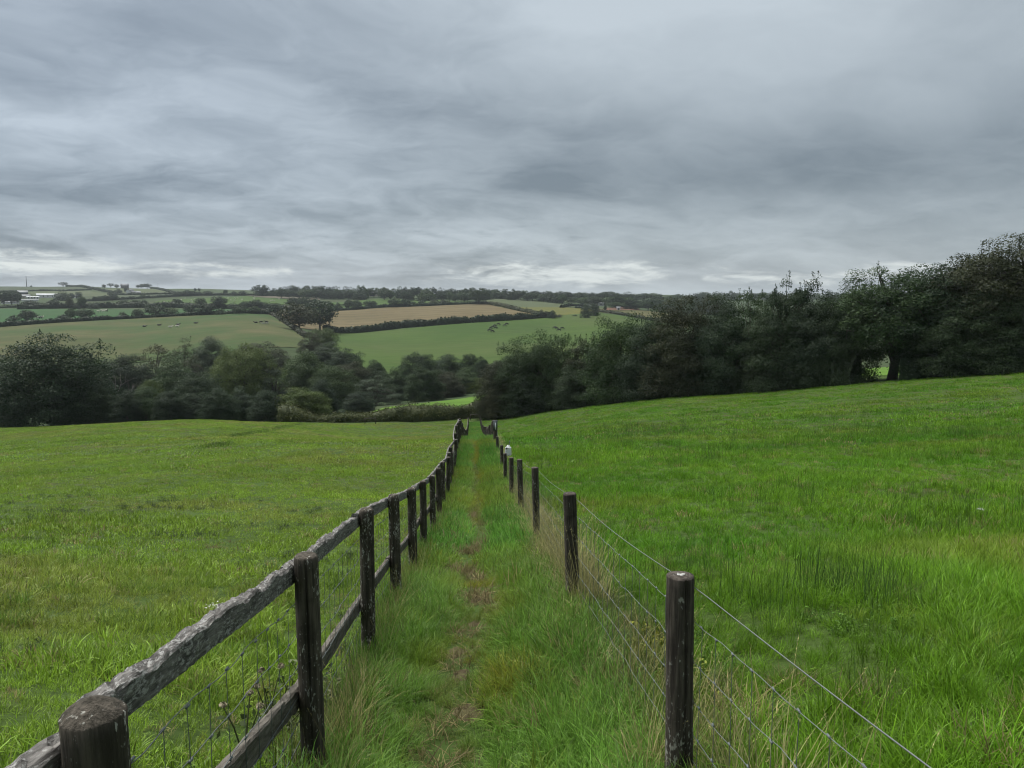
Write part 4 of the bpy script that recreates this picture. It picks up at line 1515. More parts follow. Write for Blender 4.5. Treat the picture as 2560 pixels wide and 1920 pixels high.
# ------------------------------------------------------------------ cattle and sheep
def skin_body(name, verts, edges, radii, root=0, sub=1):
    me = bpy.data.meshes.new(name)
    me.from_pydata(verts, edges, [])
    o = bpy.data.objects.new(name, me)
    ROOT.objects.link(o)
    o.modifiers.new('skin', 'SKIN')
    ss = o.modifiers.new('sub', 'SUBSURF'); ss.levels = sub
    for i, v in enumerate(me.skin_vertices[0].data):
        v.radius = radii[i] if isinstance(radii[i], tuple) else (radii[i], radii[i])
        v.use_root = (i == root)
    dg = bpy.context.evaluated_depsgraph_get()
    out = bpy.data.meshes.new_from_object(o.evaluated_get(dg))
    out.name = name
    bpy.data.objects.remove(o); bpy.data.meshes.remove(me)
    for p in out.polygons:
        p.use_smooth = True
    return out


def cow_mesh(name, pose, k=1.0):
    """a cow about 2.3 m long, facing +x; pose 'graze', 'stand' or 'lie'"""
    V, Ed, Rr = [], [], []

    def v(p, r, to=None):
        V.append(p); Rr.append(r)
        if to is not None:
            Ed.append((to, len(V) - 1))
        return len(V) - 1
    lift = 0.0 if pose != 'lie' else -0.62
    hip = v((-0.70, 0, 1.10 + lift), (0.27, 0.25))
    bel = v((-0.15, 0, 1.00 + lift), (0.37, 0.33), hip)
    ch = v((0.45, 0, 1.02 + lift), (0.33, 0.27), bel)
    sh = v((0.68, 0, 1.12 + lift), (0.25, 0.20), ch)
    if pose == 'graze':
        nk = v((1.00, 0.03, 0.82), 0.15, sh); hd = v((1.18, 0.05, 0.42), 0.125, nk); mz = v((1.30, 0.06, 0.16), 0.075, hd)
    elif pose == 'stand':
        nk = v((1.00, 0.03, 1.32), 0.15, sh); hd = v((1.22, 0.06, 1.40), 0.13, nk); mz = v((1.50, 0.10, 1.26), 0.075, hd)
    else:
        nk = v((0.98, 0.03, 0.80), 0.14, sh); hd = v((1.18, 0.06, 0.88), 0.125, nk); mz = v((1.42, 0.10, 0.76), 0.07, hd)
    for s in (-1, 1):
        v((hd and V[hd][0] - 0.02, V[hd][1] + 0.20 * s, V[hd][2] + 0.08), 0.035, hd)   # ears
    tl = v((-0.99, 0, 1.12 + lift), 0.05, hip); v((-1.07, 0, 0.62 + lift * 0.7), 0.03, tl)
    if pose != 'lie':
        for s in (-1, 1):
            a = v((0.50, 0.20 * s, 0.66), 0.10, ch); b = v((0.53, 0.19 * s, 0.36), 0.062, a); v((0.52, 0.19 * s, 0.03), 0.055, b)
            a = v((-0.66, 0.22 * s, 0.70), 0.13, hip); b = v((-0.84, 0.21 * s, 0.44), 0.065, a); v((-0.77, 0.20 * s, 0.03), 0.055, b)
    else:
        for s in (-1, 1):
            a = v((0.62, 0.30 * s, 0.16), 0.085, ch); v((0.95, 0.28 * s, 0.06), 0.05, a)
            a = v((-0.55, 0.38 * s, 0.20), 0.13, hip); v((-0.15, 0.48 * s, 0.06), 0.055, a)
    return skin_body(name, V, Ed, Rr, bel)


COW = {p: cow_mesh('cow_' + p, p) for p in ('graze', 'stand', 'lie')}
HIDE = {'black': simple('black_hide', (0.010, 0.010, 0.011), 0.6, 0.3), 'white': simple('cream_hide', (0.62, 0.58, 0.50), 0.8, 0.15)}


def animal(kind, mesh, mat, px, py, label, group, rz, k=1.0):
    p, t = hit(px, py, 110)
    if not mesh.materials:
        mesh.materials.append(mat)
    o = put_mat(obj(kind, mesh), mat)
    o.location = (p[0], p[1], p[2] + 0.22)
    o.rotation_euler = (0, 0, rz)
    o.scale = (k, k, k)
    tag(o, label, kind, group)


herd = [(1223.5, 830, 3.0), (1227, 825, 0.2), (1231, 832.5, 0.5), (1232, 821, 3.3), (1237, 818, 0.4), (1239, 823.5, 0.1), (1246, 814.5, 0.3), (1262, 817.5, 3.4), (1267, 814, 0.2)]
for i, (a, b, r_) in enumerate(herd):
    animal('cow', COW['graze'], HIDE['black'], a, b, '%s black cow of the larger herd grazing the smooth green pasture' % ORD[i], 'black cattle grazing', r_, 1.15)
for i, (a, b, r_) in enumerate([(1387, 823, 3.0), (1391.5, 825, 0.1), (1397.5, 829, 3.3), (1405.5, 825, 0.1)]):
    animal('cow', COW['graze'], HIDE['black'], a, b, '%s black cow of the small group of four grazing nearer the thicket' % ORD[i], 'black cattle grazing', r_, 1.15)
for i, (a, b, r_) in enumerate([(361, 818, 0.3), (398, 815, 0.1), (445, 813.5, 0.2), (489.5, 810, 0.4), (640, 808.5, 3.2)]):
    animal('cow', COW['lie'], HIDE['black'], a, b, '%s black cow from the left lying in the rough pasture' % ORD[i], 'cattle resting', r_, 1.1)
for i, (a, b, r_) in enumerate([(653, 809.5, 0.2), (666, 809, 3.0)]):
    animal('cow', COW['stand'], HIDE['black'], a, b, ['black cow standing left of the ring feeder', 'black cow standing behind the ring feeder'][i], 'cattle resting', r_, 1.0)
animal('cow', COW['lie'], HIDE['white'], 426, 819.5, 'cream cow lying in the rough pasture by itself', 'cattle resting', 0.2, 1.1)
animal('cow', COW['lie'], HIDE['white'], 443, 817.5, 'cream cow lying just in front of a black one', 'cattle resting', 0.1, 1.1)
for i, (a, b, c) in enumerate([(246, 782, 'white'), (254, 780, 'white'), (258, 782, 'white'), (264, 780, 'white'), (268, 779.5, 'black')]):
    animal('cow', COW['stand'], HIDE[c], a, b, '%s cow from the left of the pale group in the deep green pasture' % ORD[i], 'pale cattle', 0.5 * i, 1.25)
for i, (a, b, c) in enumerate([(74.5, 799, 'white'), (92, 798.5, 'white'), (97, 798, 'black'), (102, 798, 'black'), (107, 797, 'white')]):
    animal('cow', COW['stand'], HIDE[c], a, b, '%s cow from the left beside the round tree in the deep green pasture' % ORD[i], 'pale cattle', 0.4 * i, 1.2)

sheep_me = skin_body('sheep_body', [(-0.35, 0, 0.58), (0.0, 0, 0.56), (0.35, 0, 0.60), (0.52, 0, 0.74), (0.68, 0, 0.64), (0.3, 0.12, 0.05), (0.3, -0.12, 0.05), (-0.35, 0.12, 0.05), (-0.35, -0.12, 0.05)],
                     [(0, 1), (1, 2), (2, 3), (3, 4), (2, 5), (2, 6), (0, 7), (0, 8)], [0.25, 0.28, 0.24, 0.12, 0.07, 0.05, 0.05, 0.05, 0.05], 1)
flock = [(478, 753), (481, 756.5), (487, 750.5), (463, 748), (453, 752), (570, 747.5), (577, 752), (587, 748), (587, 753.5), (594, 747), (633, 746.5),
         (636, 749), (637, 744.5), (677, 754), (681, 753), (686, 753.5), (698, 749.5), (530, 748), (410, 757), (418, 762), (395, 762), (560, 750), (605, 751)]
for i, (a, b) in enumerate(sorted(flock)):
    animal('sheep', sheep_me, HIDE['white'], a, b, '%s white sheep from the left on the bright sheep pasture' % ORD[i], 'sheep on the bright pasture', i * 1.3, 1.5)

# ring feeder
p, t = hit(663, 811, 110)
e = empty('ring_feeder', (p[0], p[1], p[2] + 0.2))
tag(e, 'low round cattle feeder beside the standing black cows', 'feeder')
for z in (0.35, 0.75):
    mb = MB()
    an = np.linspace(0, 2 * math.pi, 21)
    mb.tube(np.stack([1.9 * np.cos(an), 1.9 * np.sin(an), an * 0 + z], -1), 0.06, 6, False)
    mb.build('hoop', simple('feeder_metal', (0.25, 0.26, 0.25), 0.5), e)
for k in range(10):
    mb = MB(); c_, s_ = 1.9 * math.cos(k * 0.628), 1.9 * math.sin(k * 0.628)
    mb.tube([(c_, s_, -0.1), (c_, s_, 0.8)], 0.05, 6)
    mb.build('upright', simple('feeder_metal', (0.25, 0.26, 0.25), 0.5) if k == 0 else bpy.data.materials['feeder_metal'], e)

# ------------------------------------------------------------------ farm buildings on the far hillside
WALL = {'white': simple('white_render', (0.72, 0.71, 0.68), 0.85, 0.06), 'stone': simple('grey_stone', (0.16, 0.15, 0.14), 0.9, 0.25),
        'cream': simple('cream_render', (0.50, 0.46, 0.38), 0.85, 0.1), 'dark': simple('dark_cladding', (0.055, 0.060, 0.060), 0.8, 0.2)}
ROOFM = {'slate': simple('slate_roof', (0.055, 0.060, 0.068), 0.7, 0.2), 'pale': simple('pale_sheet_roof', (0.56, 0.58, 0.60), 0.6, 0.08),
         'grey': simple('grey_sheet_roof', (0.22, 0.23, 0.24), 0.7, 0.15)}
GLASS = simple('dark_window', (0.015, 0.018, 0.022), 0.15, 0.2)


def building(px, py, w, d, h, rh, wall, roof, label, rz=0.0, windows=0, chimneys=0, name='house', door=False):
    p, t = hit(px, py, 110)
    e = empty(name, (p[0], p[1], p[2] + 0.2), rz - math.atan2(p[0], p[1]))
    tag(e, label, 'building', 'buildings on the far hillside')
    mb = MB()
    x, y = w / 2, d / 2
    V = [(-x, -y, -1.5), (x, -y, -1.5), (x, y, -1.5), (-x, y, -1.5), (-x, -y, h), (x, -y, h), (x, y, h), (-x, y, h), (-x, 0, h + rh), (x, 0, h + rh)]
    mb.add(V, [[0, 1, 5, 4], [2, 3, 7, 6]])
    mb.add(V, [[1, 2, 6, 9], [1, 9, 5, 1], [3, 0, 4, 8], [3, 8, 7, 3]])
    me = bpy.data.meshes.new('wall')
    me.from_pydata(V, [], [(0, 1, 5, 4), (2, 3, 7, 6), (1, 2, 6, 9, 5), (3, 0, 4, 8, 7), (3, 2, 1, 0)])
    me.materials.append(WALL[wall])
    obj('wall', me, e)
    o_ = 0.35
    mb = MB()
    sl = rh / y
    for s in (-1, 1):
        a = [(-x - o_, s * (y + o_), h - sl * o_ + 0.05), (x + o_, s * (y + o_), h - sl * o_ + 0.05), (x + o_, 0, h + rh + 0.05), (-x - o_, 0, h + rh + 0.05)]
        b = [(q[0], q[1], q[2] + 0.18) for q in a]
        mb.add(a + b, [[0, 1, 2, 3], [4, 5, 6, 7], [0, 1, 5, 4], [1, 2, 6, 5], [2, 3, 7, 6], [3, 0, 4, 7]])
    rf = mb.build('roof', ROOFM[roof], e)
    for k in range(chimneys):
        mb = MB(); mb.box(((-x + 0.6) * (1 if k == 0 else -1), 0, h + rh + 0.5), (0.9, 0.9, 1.8)); mb.box(((-x + 0.6) * (1 if k == 0 else -1), 0, h + rh + 1.45), (1.1, 1.1, 0.2))
        mb.build('chimney', WALL['stone'], rf)
    for k in range(windows):
        fx = -x + w * (k + 0.5) / windows
        for zz in ([1.4, 4.0] if h > 4.5 else [h * 0.5]):
            mb = MB(); mb.box((fx, -y - 0.03, zz), (1.1, 0.10, 1.3))
            mb.build('window', GLASS, e)
    if door:
        mb = MB(); mb.box((0.0, -y - 0.04, min(1.6, h * 0.4)), (w * 0.28, 0.12, min(3.2, h * 0.8)))
        mb.build('door', WALL['dark'], e)


building(312, 721.5, 12.5, 7, 4.8, 2.6, 'stone', 'slate', 'dark two-storey stone house with chimneys on the skyline', 0.1, 4, 2)
building(326, 736, 9, 7, 4.2, 2.8, 'white', 'slate', 'white gabled cottage with a grey roof under the ridge house', 0.9, 2, 1, name='cottage')
building(338, 736, 9, 5, 2.6, 1.4, 'white', 'slate', 'low white outbuilding right of the white cottage', 0.1, 2, 0, name='outbuilding')
building(347, 736, 5, 4, 2.4, 1.2, 'white', 'grey', 'small white shed at the end of the cottage row', 0.0, 0, 0, name='shed', door=True)
building(932, 741, 19, 12, 4.5, 2.2, 'cream', 'pale', 'long barn with a pale sheet roof among the ridge trees', -0.1, 0, 0, name='barn', door=True)
building(972, 741, 8, 6, 3.6, 1.6, 'white', 'grey', 'small pale building right of the long barn', 0.2, 2, 0, name='outbuilding')
building(57, 741, 11, 9, 4.8, 2.4, 'dark', 'grey', 'dark barn with a grey roof at the left-hand farm', 0.1, 0, 0, name='barn', door=True)
building(120, 744, 24, 9, 3.2, 1.3, 'white', 'pale', 'long low white shed at the left-hand farm', 0.0, 5, 0, name='shed')
building(60, 746, 13, 8, 2.6, 1.6, 'cream', 'grey', 'low farm building below the dark barn', 0.0, 3, 0, name='outbuilding')
for i, px in enumerate((71, 79, 86.5, 93.5)):
    building(px, 747, 3.4, 2.4, 2.0, 0.5, 'white', 'pale', '%s white caravan from the left in the row at the farm' % ORD[i], 0.2 * (i % 2), 1, 0, name='caravan')
building(75, 753, 16, 4, 1.2, 0.5, 'white', 'grey', 'long low white-walled pen below the farm caravans', 0.0, 0, 0, name='pen')
building(26, 760, 15, 5, 1.6, 0.8, 'white', 'grey', 'low white-walled shed under the dark clump at the edge', 0.0, 0, 0, name='shed')
building(192, 745, 6, 4, 2.4, 1.0, 'white', 'pale', 'small white shed beside the hedge trees right of the farm', 0.0, 0, 0, name='shed', door=True)
building(1502, 764, 6, 4, 2.2, 0.8, 'white', 'pale', 'pale shed half hidden before the far wood', 0.1, 1, 0, name='shed')
building(1546, 776, 3.2, 3, 2.3, 0.6, 'white', 'grey', 'small white cabin on the bare earth before the far wood', 0.0, 1, 0, name='cabin')
building(1481, 762, 9, 6, 3.0, 1.6, 'cream', 'grey', 'cream cottage hidden in trees left of the pale shed', 0.3, 2, 0, name='cottage')


def pole(name, px, py_base, py_top, rad, label, cat, arms):
    p, t = hit(px, py_base, 110)
    H = un(px, py_top, t)[2] - p[2]
    e = empty(name, tuple(p))
    tag(e, label, cat)
    mb = MB(); mb.tube([(0, 0, -0.5), (0, 0, H * 0.5), (0, 0, H)], [rad, rad * 0.75, rad * 0.5], 6)
    mb.build('pole', simple(name + '_steel', (0.14, 0.15, 0.16), 0.6), e)
    for (z, w) in arms:
        mb = MB(); mb.box((0, 0, H * z), (w, 0.3, 0.3 if w < 3 else 0.25))
        mb.build('arm', bpy.data.materials[name + '_steel'], e)


pole('radio_mast', 67, 718, 690, 0.7, 'tall thin radio mast on the skyline at the left', 'mast', [(0.97, 2.2), (0.9, 1.9), (0.8, 1.6)])
pole('telegraph_pole', 395, 722, 708, 0.3, 'thin pole standing on the skyline right of the copse', 'pole', [(0.93, 2.0)])


# ------------------------------------------------------------------ small things in the grass
def flower_head(name, px, py, h, rad, n, label, tmin=1.6):
    p, t = hit(px, py, tmin)
    e = empty(name, tuple(p))
    tag(e, label, 'flower')
    r = np.random.default_rng(int(px))
    mb = MB(); mb.tube([(0, 0, -0.02), (0.01, 0, h * 0.6), (0, 0, h)], 0.0022, 4, False)
    mb.build('stem', simple(name + '_stem', (0.05, 0.09, 0.025), 0.7), e)
    mb = MB()
    C = np.column_stack([r.normal(0, rad * 0.5, n), r.normal(0, rad * 0.5, n), h + r.normal(0, rad * 0.18, n)])
    leaves(mb, C, np.tile([0, 0, 1.0], (n, 1)), rad * 0.14, r.uniform(0, 1, n), r)
    mb.build('petals', simple(name + '_petals', (0.55, 0.55, 0.50), 0.8, 0.1), e)


flower_head('umbel_flower', 538, 1545, 0.10, 0.055, 130, 'white flower cluster in the turf behind the near rail')
flower_head('clover_flower', 1327, 1740, 0.07, 0.02, 40, 'small white clover head in the grass of the footpath')
flower_head('yarrow_flower', 2450, 1290, 0.10, 0.045, 90, 'pale flower head far over in the right-hand pasture')
flower_head('daisy_flower', 338, 1402, 0.06, 0.03, 50, 'small pale flower in the open left-hand turf')


def thistle(px, t, h, label, seed):
    p = at(px, t)
    e = empty('thistle', tuple(p), seed)
    tag(e, label, 'thistle')
    r = np.random.default_rng(seed)
    mb = MB(); hd = MB(); lf = MB()
    for k in range(3):
        a = k * 2.1 + r.random()
        top = np.array([0.07 * math.cos(a), 0.07 * math.sin(a), h * r.uniform(0.8, 1.0)])
        mb.tube([(0, 0, -0.03), (0, 0, h * 0.35), top * [0.5, 0.5, 0.75], top], [0.004, 0.0035, 0.003, 0.002], 5, False)
        n = 40
        d = r.normal(0, 1, (n, 3)); d /= np.linalg.norm(d, axis=1)[:, None]; d[:, 2] = abs(d[:, 2])
        leaves(hd, top + d * 0.012, d, 0.009, r.uniform(0.2, 1, n), r)
        m = 16
        f = r.uniform(0.1, 0.9, (m, 1))
        leaves(lf, top * f + r.normal(0, 0.015, (m, 3)), np.tile([0, 0, 1.0], (m, 1)), 0.014, r.uniform(0, 1, m), r)
    mb.build('stem', simple('thistle_stem', (0.10, 0.105, 0.05), 0.8) if 'thistle_stem' not in bpy.data.materials else bpy.data.materials['thistle_stem'], e)
    lf.build('leaves', M['leaf_pale'], e)
    hd.build('seed_heads', simple('thistle_down', (0.26, 0.23, 0.15), 0.9) if 'thistle_down' not in bpy.data.materials else bpy.data.materials['thistle_down'], e)


thistle(560, 2.6, 0.36, 'withered thistle with pale seed heads behind the near netting', 1)
thistle(628, 3.0, 0.42, 'taller withered thistle beside the split fence post', 2)


def bar(name, px0, px1, t, h, label):
    a, b = at(px0, t), at(px1, t)
    e = empty(name, tuple((a + b) / 2)); tag(e, label, 'stile')
    c = (a + b) / 2
    for q in (a, b):
        mb = MB(); mb.tube([q - c - [0, 0, 0.2], q - c + [0, 0, h]], 0.06, 6); mb.build('post', M['post'], e)
    mb = MB(); mb.tube([a - c + [0, 0, h - 0.08], b - c + [0, 0, h - 0.08]], 0.05, 6); mb.build('rail', M['rail_low'], e)


bar('stile', 1174, 1196, 107, 0.9, 'low wooden stile closing the far end of the footpath')
bar('hurdle', 905, 932, 106.5, 0.95, 'short rail between two posts at the foot of the bramble hedge')

# ------------------------------------------------------------------ grass
def blade_mat(name, rough=0.42, translucent=0.4, tip=(0.16, 0.15, 0.06), tipf=0.0):
    m, nt = new_mat(name)
    tint = e_attr('tint', 'INSTANCER', 'Color')
    tone = e_attr('tone')
    col = e_cmul(tint, 0.45 + tone * 1.1)
    finish(nt, col, rough, translucent=translucent, spec=0.16)
    return m


M['blade'] = blade_mat('grass_blade')
M['straw'] = blade_mat('straw_stem', 0.7, 0.2)
M['weed'] = blade_mat('weed_leaf', 0.5, 0.3)


def tuft(name, seed, n, rad, lmin, lmax, wid, seg, bend, mat, lean=0.25, head=0.0, upright=0.0):
    """a tuft of blades rooted within rad"""
    r = np.random.default_rng(seed)
    mb = MB()
    for i in range(n):
        a = r.uniform(0, 6.283); d = rad * math.sqrt(r.random())
        base = np.array([d * math.cos(a), d * math.sin(a), -0.02])
        L = r.uniform(lmin, lmax)
        da = a + r.normal(0, 1.1)
        dirx = np.array([math.cos(da), math.sin(da), 0])
        th0 = abs(r.normal(0, lean)) * (1 - upright)
        bd = bend * r.uniform(0.3, 1.5)
        side = np.array([-math.sin(da + r.normal(0, 0.5)), math.cos(da), 0]); side /= np.linalg.norm(side)
        p = base.copy(); V = []
        w = wid * r.uniform(0.7, 1.3)
        for k in range(seg + 1):
            f = k / seg
            ww = w * (1 - f ** 1.6) * 0.5 + 0.0003
            if k == seg:
                V.append(p.copy())
            else:
                V += [p - side * ww, p + side * ww]
            th = th0 + bd * f
            p = p + (dirx * math.sin(th) + np.array([0, 0, 1.0]) * math.cos(th)) * L / seg
        V = np.array(V)
        F = [[2 * k, 2 * k + 1, 2 * k + 3, 2 * k + 2] for k in range(seg - 1)]
        F.append([2 * seg - 2, 2 * seg - 1, 2 * seg, 2 * seg])
        tone = np.clip(r.normal(0.5, 0.28), 0, 1)
        mb.add(V, F, tone)
        if head and r.random() < head:
            # seed head along the last fifth
            top = V[-1]; dn = V[-3] - V[-1]
            dl = np.linalg.norm(dn) + 1e-9
            for q in range(9):
                c = top + dn / dl * q * 0.007 + r.normal(0, wid * 0.45, 3)
                s = wid * 0.85
                v2 = -dn / dl + r.normal(0, 0.35, 3); v2 /= np.linalg.norm(v2)
                u = np.cross(v2, r.normal(0, 1, 3)); u /= np.linalg.norm(u)
                mb.add([c - v2 * s * 2, c - u * s * 0.5, c + v2 * s * 2, c + u * s * 0.5], [[0, 1, 2, 3]], min(1, tone + 0.25))
    V = np.vstack(mb.V); F = np.vstack(mb.F); T = np.concatenate(mb.T)
    # triangles at the tips: split quads with a repeated corner
    tri = F[:, 2] == F[:, 3]
    T3 = F[tri][:, :3]
    Q = F[~tri]
    allF = np.vstack([T3] + ([np.vstack([Q[:, [0, 1, 2]], Q[:, [0, 2, 3]]])] if len(Q) else []))
    me = mesh_np(name, V, allF, [mat], True, tone=T)
    return me


def weed(name, seed, n, h, rad, leaf, mat):
    r = np.random.default_rng(seed)
    mb = MB()
    ns = max(3, n // 14)
    for s in range(ns):
        a = r.uniform(0, 6.28); L = h * r.uniform(0.6, 1.1)
        b = np.array([rad * 0.4 * r.normal(), rad * 0.4 * r.normal(), -0.02])
        top = b + np.array([rad * math.cos(a) * r.random(), rad * math.sin(a) * r.random(), L])
        mb.tube([b, (b + top) / 2 + r.normal(0, 0.01, 3), top], 0.0022, 4, False, 0.3)
        m = n // ns
        f = r.uniform(0.15, 1, (m, 1))
        C = b + (top - b) * f + r.normal(0, leaf * 0.9, (m, 3))
        leaves(mb, C, np.tile([0, 0, 1.0], (m, 1)), leaf, np.clip(r.normal(0.5, 0.2, m), 0, 1), r)
    return mb.mesh(name, [mat])


def protos(cname, meshes):
    c = bpy.data.collections.new(cname)
    for i, me in enumerate(meshes):
        o = bpy.data.objects.new('%s_%02d' % (cname, i), me)
        c.objects.link(o)
    return c


COLL = {
    'lush': protos('lush_tuft', [tuft('lush', s, 100, 0.13, 0.11, 0.25, 0.0048, 4, 1.3, M['blade'], 0.5) for s in range(5)]),
    'turf': protos('turf_tuft', [tuft('turf', 20 + s, 120, 0.16, 0.04, 0.105, 0.0042, 3, 1.0, M['blade'], 0.75) for s in range(5)]),
    'long': protos('long_tuft', [tuft('long', 40 + s, 100, 0.14, 0.10, 0.23, 0.0044, 4, 1.2, M['blade'], 0.5) for s in range(5)]),
    'midturf': protos('midturf_tuft', [tuft('midturf', 60 + s, 60, 0.22, 0.05, 0.11, 0.012, 2, 1.0, M['blade'], 0.85) for s in range(4)]),
    'midlong': protos('midlong_tuft', [tuft('midlong', 80 + s, 60, 0.20, 0.09, 0.21, 0.011, 2, 1.0, M['blade'], 0.65) for s in range(4)]),
    'farturf': protos('farturf_tuft', [tuft('farturf', 100 + s, 60, 0.6, 0.05, 0.12, 0.04, 1, 0.5, M['blade'], 1.0) for s in range(3)]),
    'farlong': protos('farlong_tuft', [tuft('farlong', 120 + s, 60, 0.55, 0.08, 0.19, 0.035, 1, 0.5, M['blade'], 0.85) for s in range(3)]),
    'straw': protos('straw_tuft', [tuft('straw', 140 + s, 14, 0.07, 0.35, 0.75, 0.0034, 5, 0.55, M['straw'], 0.16, head=0.55) for s in range(4)]
                    + [tuft('straw', 150 + s, 22, 0.09, 0.20, 0.50, 0.004, 5, 1.5, M['straw'], 0.5) for s in range(2)]),
    'rush': protos('rush_tuft', [tuft('rush', 160 + s, 22, 0.22, 0.26, 0.58, 0.0034, 3, 0.25, M['blade'], 0.16) for s in range(4)]),
    'weed': protos('weed_tuft', [weed('weed', 180 + s, 130, 0.15, 0.14, 0.013, M['weed']) for s in range(3)]),
    'litter': protos('litter_tuft', [tuft('litter', 190 + s, 30, 0.09, 0.06, 0.17, 0.004, 3, 1.0, M['straw'], 1.25) for s in range(3)]),
}

_gn = {}


def gn_scatter(coll):
    if coll.name in _gn:
        return _gn[coll.name]
    ng = bpy.data.node_groups.new('scatter_' + coll.name, 'GeometryNodeTree')
    ng.interface.new_socket('Geometry', in_out='INPUT', socket_type='NodeSocketGeometry')
    ng.interface.new_socket('Geometry', in_out='OUTPUT', socket_type='NodeSocketGeometry')
    N = ng.nodes
    gi, go = N.new('NodeGroupInput'), N.new('NodeGroupOutput')
    ci = N.new('GeometryNodeCollectionInfo')
    ci.inputs['Collection'].default_value = coll
    ci.inputs['Separate Children'].default_value = True
    ci.inputs['Reset Children'].default_value = True
    ip = N.new('GeometryNodeInstanceOnPoints')
    ip.inputs['Pick Instance'].default_value = True

    def na(name, typ):
        n = N.new('GeometryNodeInputNamedAttribute'); n.data_type = typ; n.inputs['Name'].default_value = name
        return n.outputs['Attribute']
    er = N.new('FunctionNodeEulerToRotation')
    L = ng.links.new
    L(na('rot', 'FLOAT_VECTOR'), er.inputs[0]); L(er.outputs[0], ip.inputs['Rotation'])
    L(na('scl', 'FLOAT_VECTOR'), ip.inputs['Scale'])
    L(na('pick', 'INT'), ip.inputs['Instance Index'])
    L(gi.outputs[0], ip.inputs['Points']); L(ci.outputs[0], ip.inputs['Instance']); L(ip.outputs[0], go.inputs[0])
    _gn[coll.name] = ng
    return ng


def scatter(name, kind, P, scl, tint, label, seed=0, tilt=0.12, zs=None):
    """plant tufts of one kind at points P (n,2)"""
    n = len(P)
    if n == 0:
        return
    r = np.random.default_rng(seed)
    coll = COLL[kind]
    Z = g(P[:, 0], P[:, 1])
    V = np.column_stack([P, Z]).astype(np.float32)
    me = bpy.data.meshes.new(name)
    me.vertices.add(n); me.vertices.foreach_set('co', V.ravel())
    rot = np.column_stack([r.normal(0, tilt, n), r.normal(0, tilt, n), r.uniform(0, 6.283, n)]).astype(np.float32)
    a = me.attributes.new('rot', 'FLOAT_VECTOR', 'POINT'); a.data.foreach_set('vector', rot.ravel())
    s3 = np.repeat(np.asarray(scl, np.float32)[:, None], 3, 1)
    if zs is not None:
        s3[:, 2] *= zs
    a = me.attributes.new('scl', 'FLOAT_VECTOR', 'POINT'); a.data.foreach_set('vector', s3.ravel())
    a = me.attributes.new('pick', 'INT', 'POINT'); a.data.foreach_set('value', r.integers(0, len(coll.objects), n).astype(np.int32))
    a = me.attributes.new('tint', 'FLOAT_COLOR', 'POINT')
    a.data.foreach_set('color', np.column_stack([tint, np.ones(n)]).astype(np.float32).ravel())
    o = obj(name, me)
    md = o.modifiers.new('scatter', 'NODES'); md.node_group = gn_scatter(coll)
    tag(o, label, 'grass', kind='stuff')
    return o


# where the two pastures end: distance by pixel column
_ex = [-700, 0, 250, 500, 740, 1215, 1240, 1350, 1500, 1700, 1900, 2200, 2560, 3300]
_et = [108, 107, 105, 100, 107, 110, 106, 105, 96.5, 84, 77, 68, 62, 55]


def sample(n, t0, t1, spread=0.86, seed=0, edge=0.0):
    """points in view between t0 and t1 metres, even per square metre"""
    r = np.random.default_rng(seed)
    Y = np.sqrt(r.uniform(t0 ** 2, t1 ** 2, n))
    X = r.uniform(-1, 1, n) * Y * spread
    P = np.column_stack([X, Y])
    px = 1280 + X / Y * FPX
    return P[Y < np.interp(px, _ex, _et) + edge]


def near_sample(n, x0, x1, y0, y1, seed):
    r = np.random.default_rng(seed)
    return np.column_stack([r.uniform(x0, x1, n), r.uniform(y0, y1, n)])


# the trodden line: offset from the path's middle
TR_Y = [0, 2.2, 3.0, 3.8, 4.6, 5.6, 7, 9, 12, 16, 22, 30, 60, 104]


def track_x(y):
    return (lfx(y) + rfx(y)) / 2 - 0.06 + 0.12 * np.sin(np.asarray(y) * 1.25 + 0.4) * np.exp(-np.asarray(y) / 30)


def zone(P):
    X, Y = P[:, 0], P[:, 1]
    l, r_ = lfx(Y), rfx(Y)
    z = np.where(X < l - 0.05, 0, np.where(X > r_ + 0.05, 2, 1))
    return z


def col_mix(a, b, f):
    return np.asarray(a)[None] * (1 - f[:, None]) + np.asarray(b)[None] * f[:, None]


CL_A, CL_B, CL_D = (0.142, 0.246, 0.022), (0.196, 0.305, 0.030), (0.240, 0.250, 0.058)      # left turf
CR_A, CR_B, CR_D = (0.078, 0.205, 0.012), (0.138, 0.268, 0.018), (0.180, 0.235, 0.030)      # right pasture
CP_A, CP_B, CP_Y = (0.078, 0.215, 0.026), (0.145, 0.290, 0.050), (0.230, 0.235, 0.024)      # path verge


def col_var(c, P, seed):
    """patches a few metres across where the sward is darker, lighter or duller"""
    X, Y = P[:, 0], P[:, 1]
    v = 0.72 + 0.56 * fbm(X * 0.55 + 3, Y * 0.55, seed + 50, 4)
    return c * v[:, None]


def tint_of(P, A, B, D, seed, dry=0.25):
    X, Y = P[:, 0], P[:, 1]
    r = np.random.default_rng(seed)
    f = np.clip(fbm(X * 0.35, Y * 0.35, seed, 4) * 1.8 - 0.4 + r.normal(0, 0.15, len(P)), 0, 1)
    c = col_mix(A, B, f)
    d = smooth(fbm(X * 0.16 + 40, Y * 0.28, seed + 5, 4), 0.52, 0.72) * dry * 2.2
    d = np.clip(d + (r.random(len(P)) < 0.05) * 0.6, 0, 1)[:, None]
    c = c * (1 - d) + np.asarray(D)[None] * d
    dead = r.random(len(P)) < 0.035
    c[dead] = np.array([0.26, 0.22, 0.10])
    return col_var(c, P, seed) * r.uniform(0.75, 1.25, (len(P), 1))


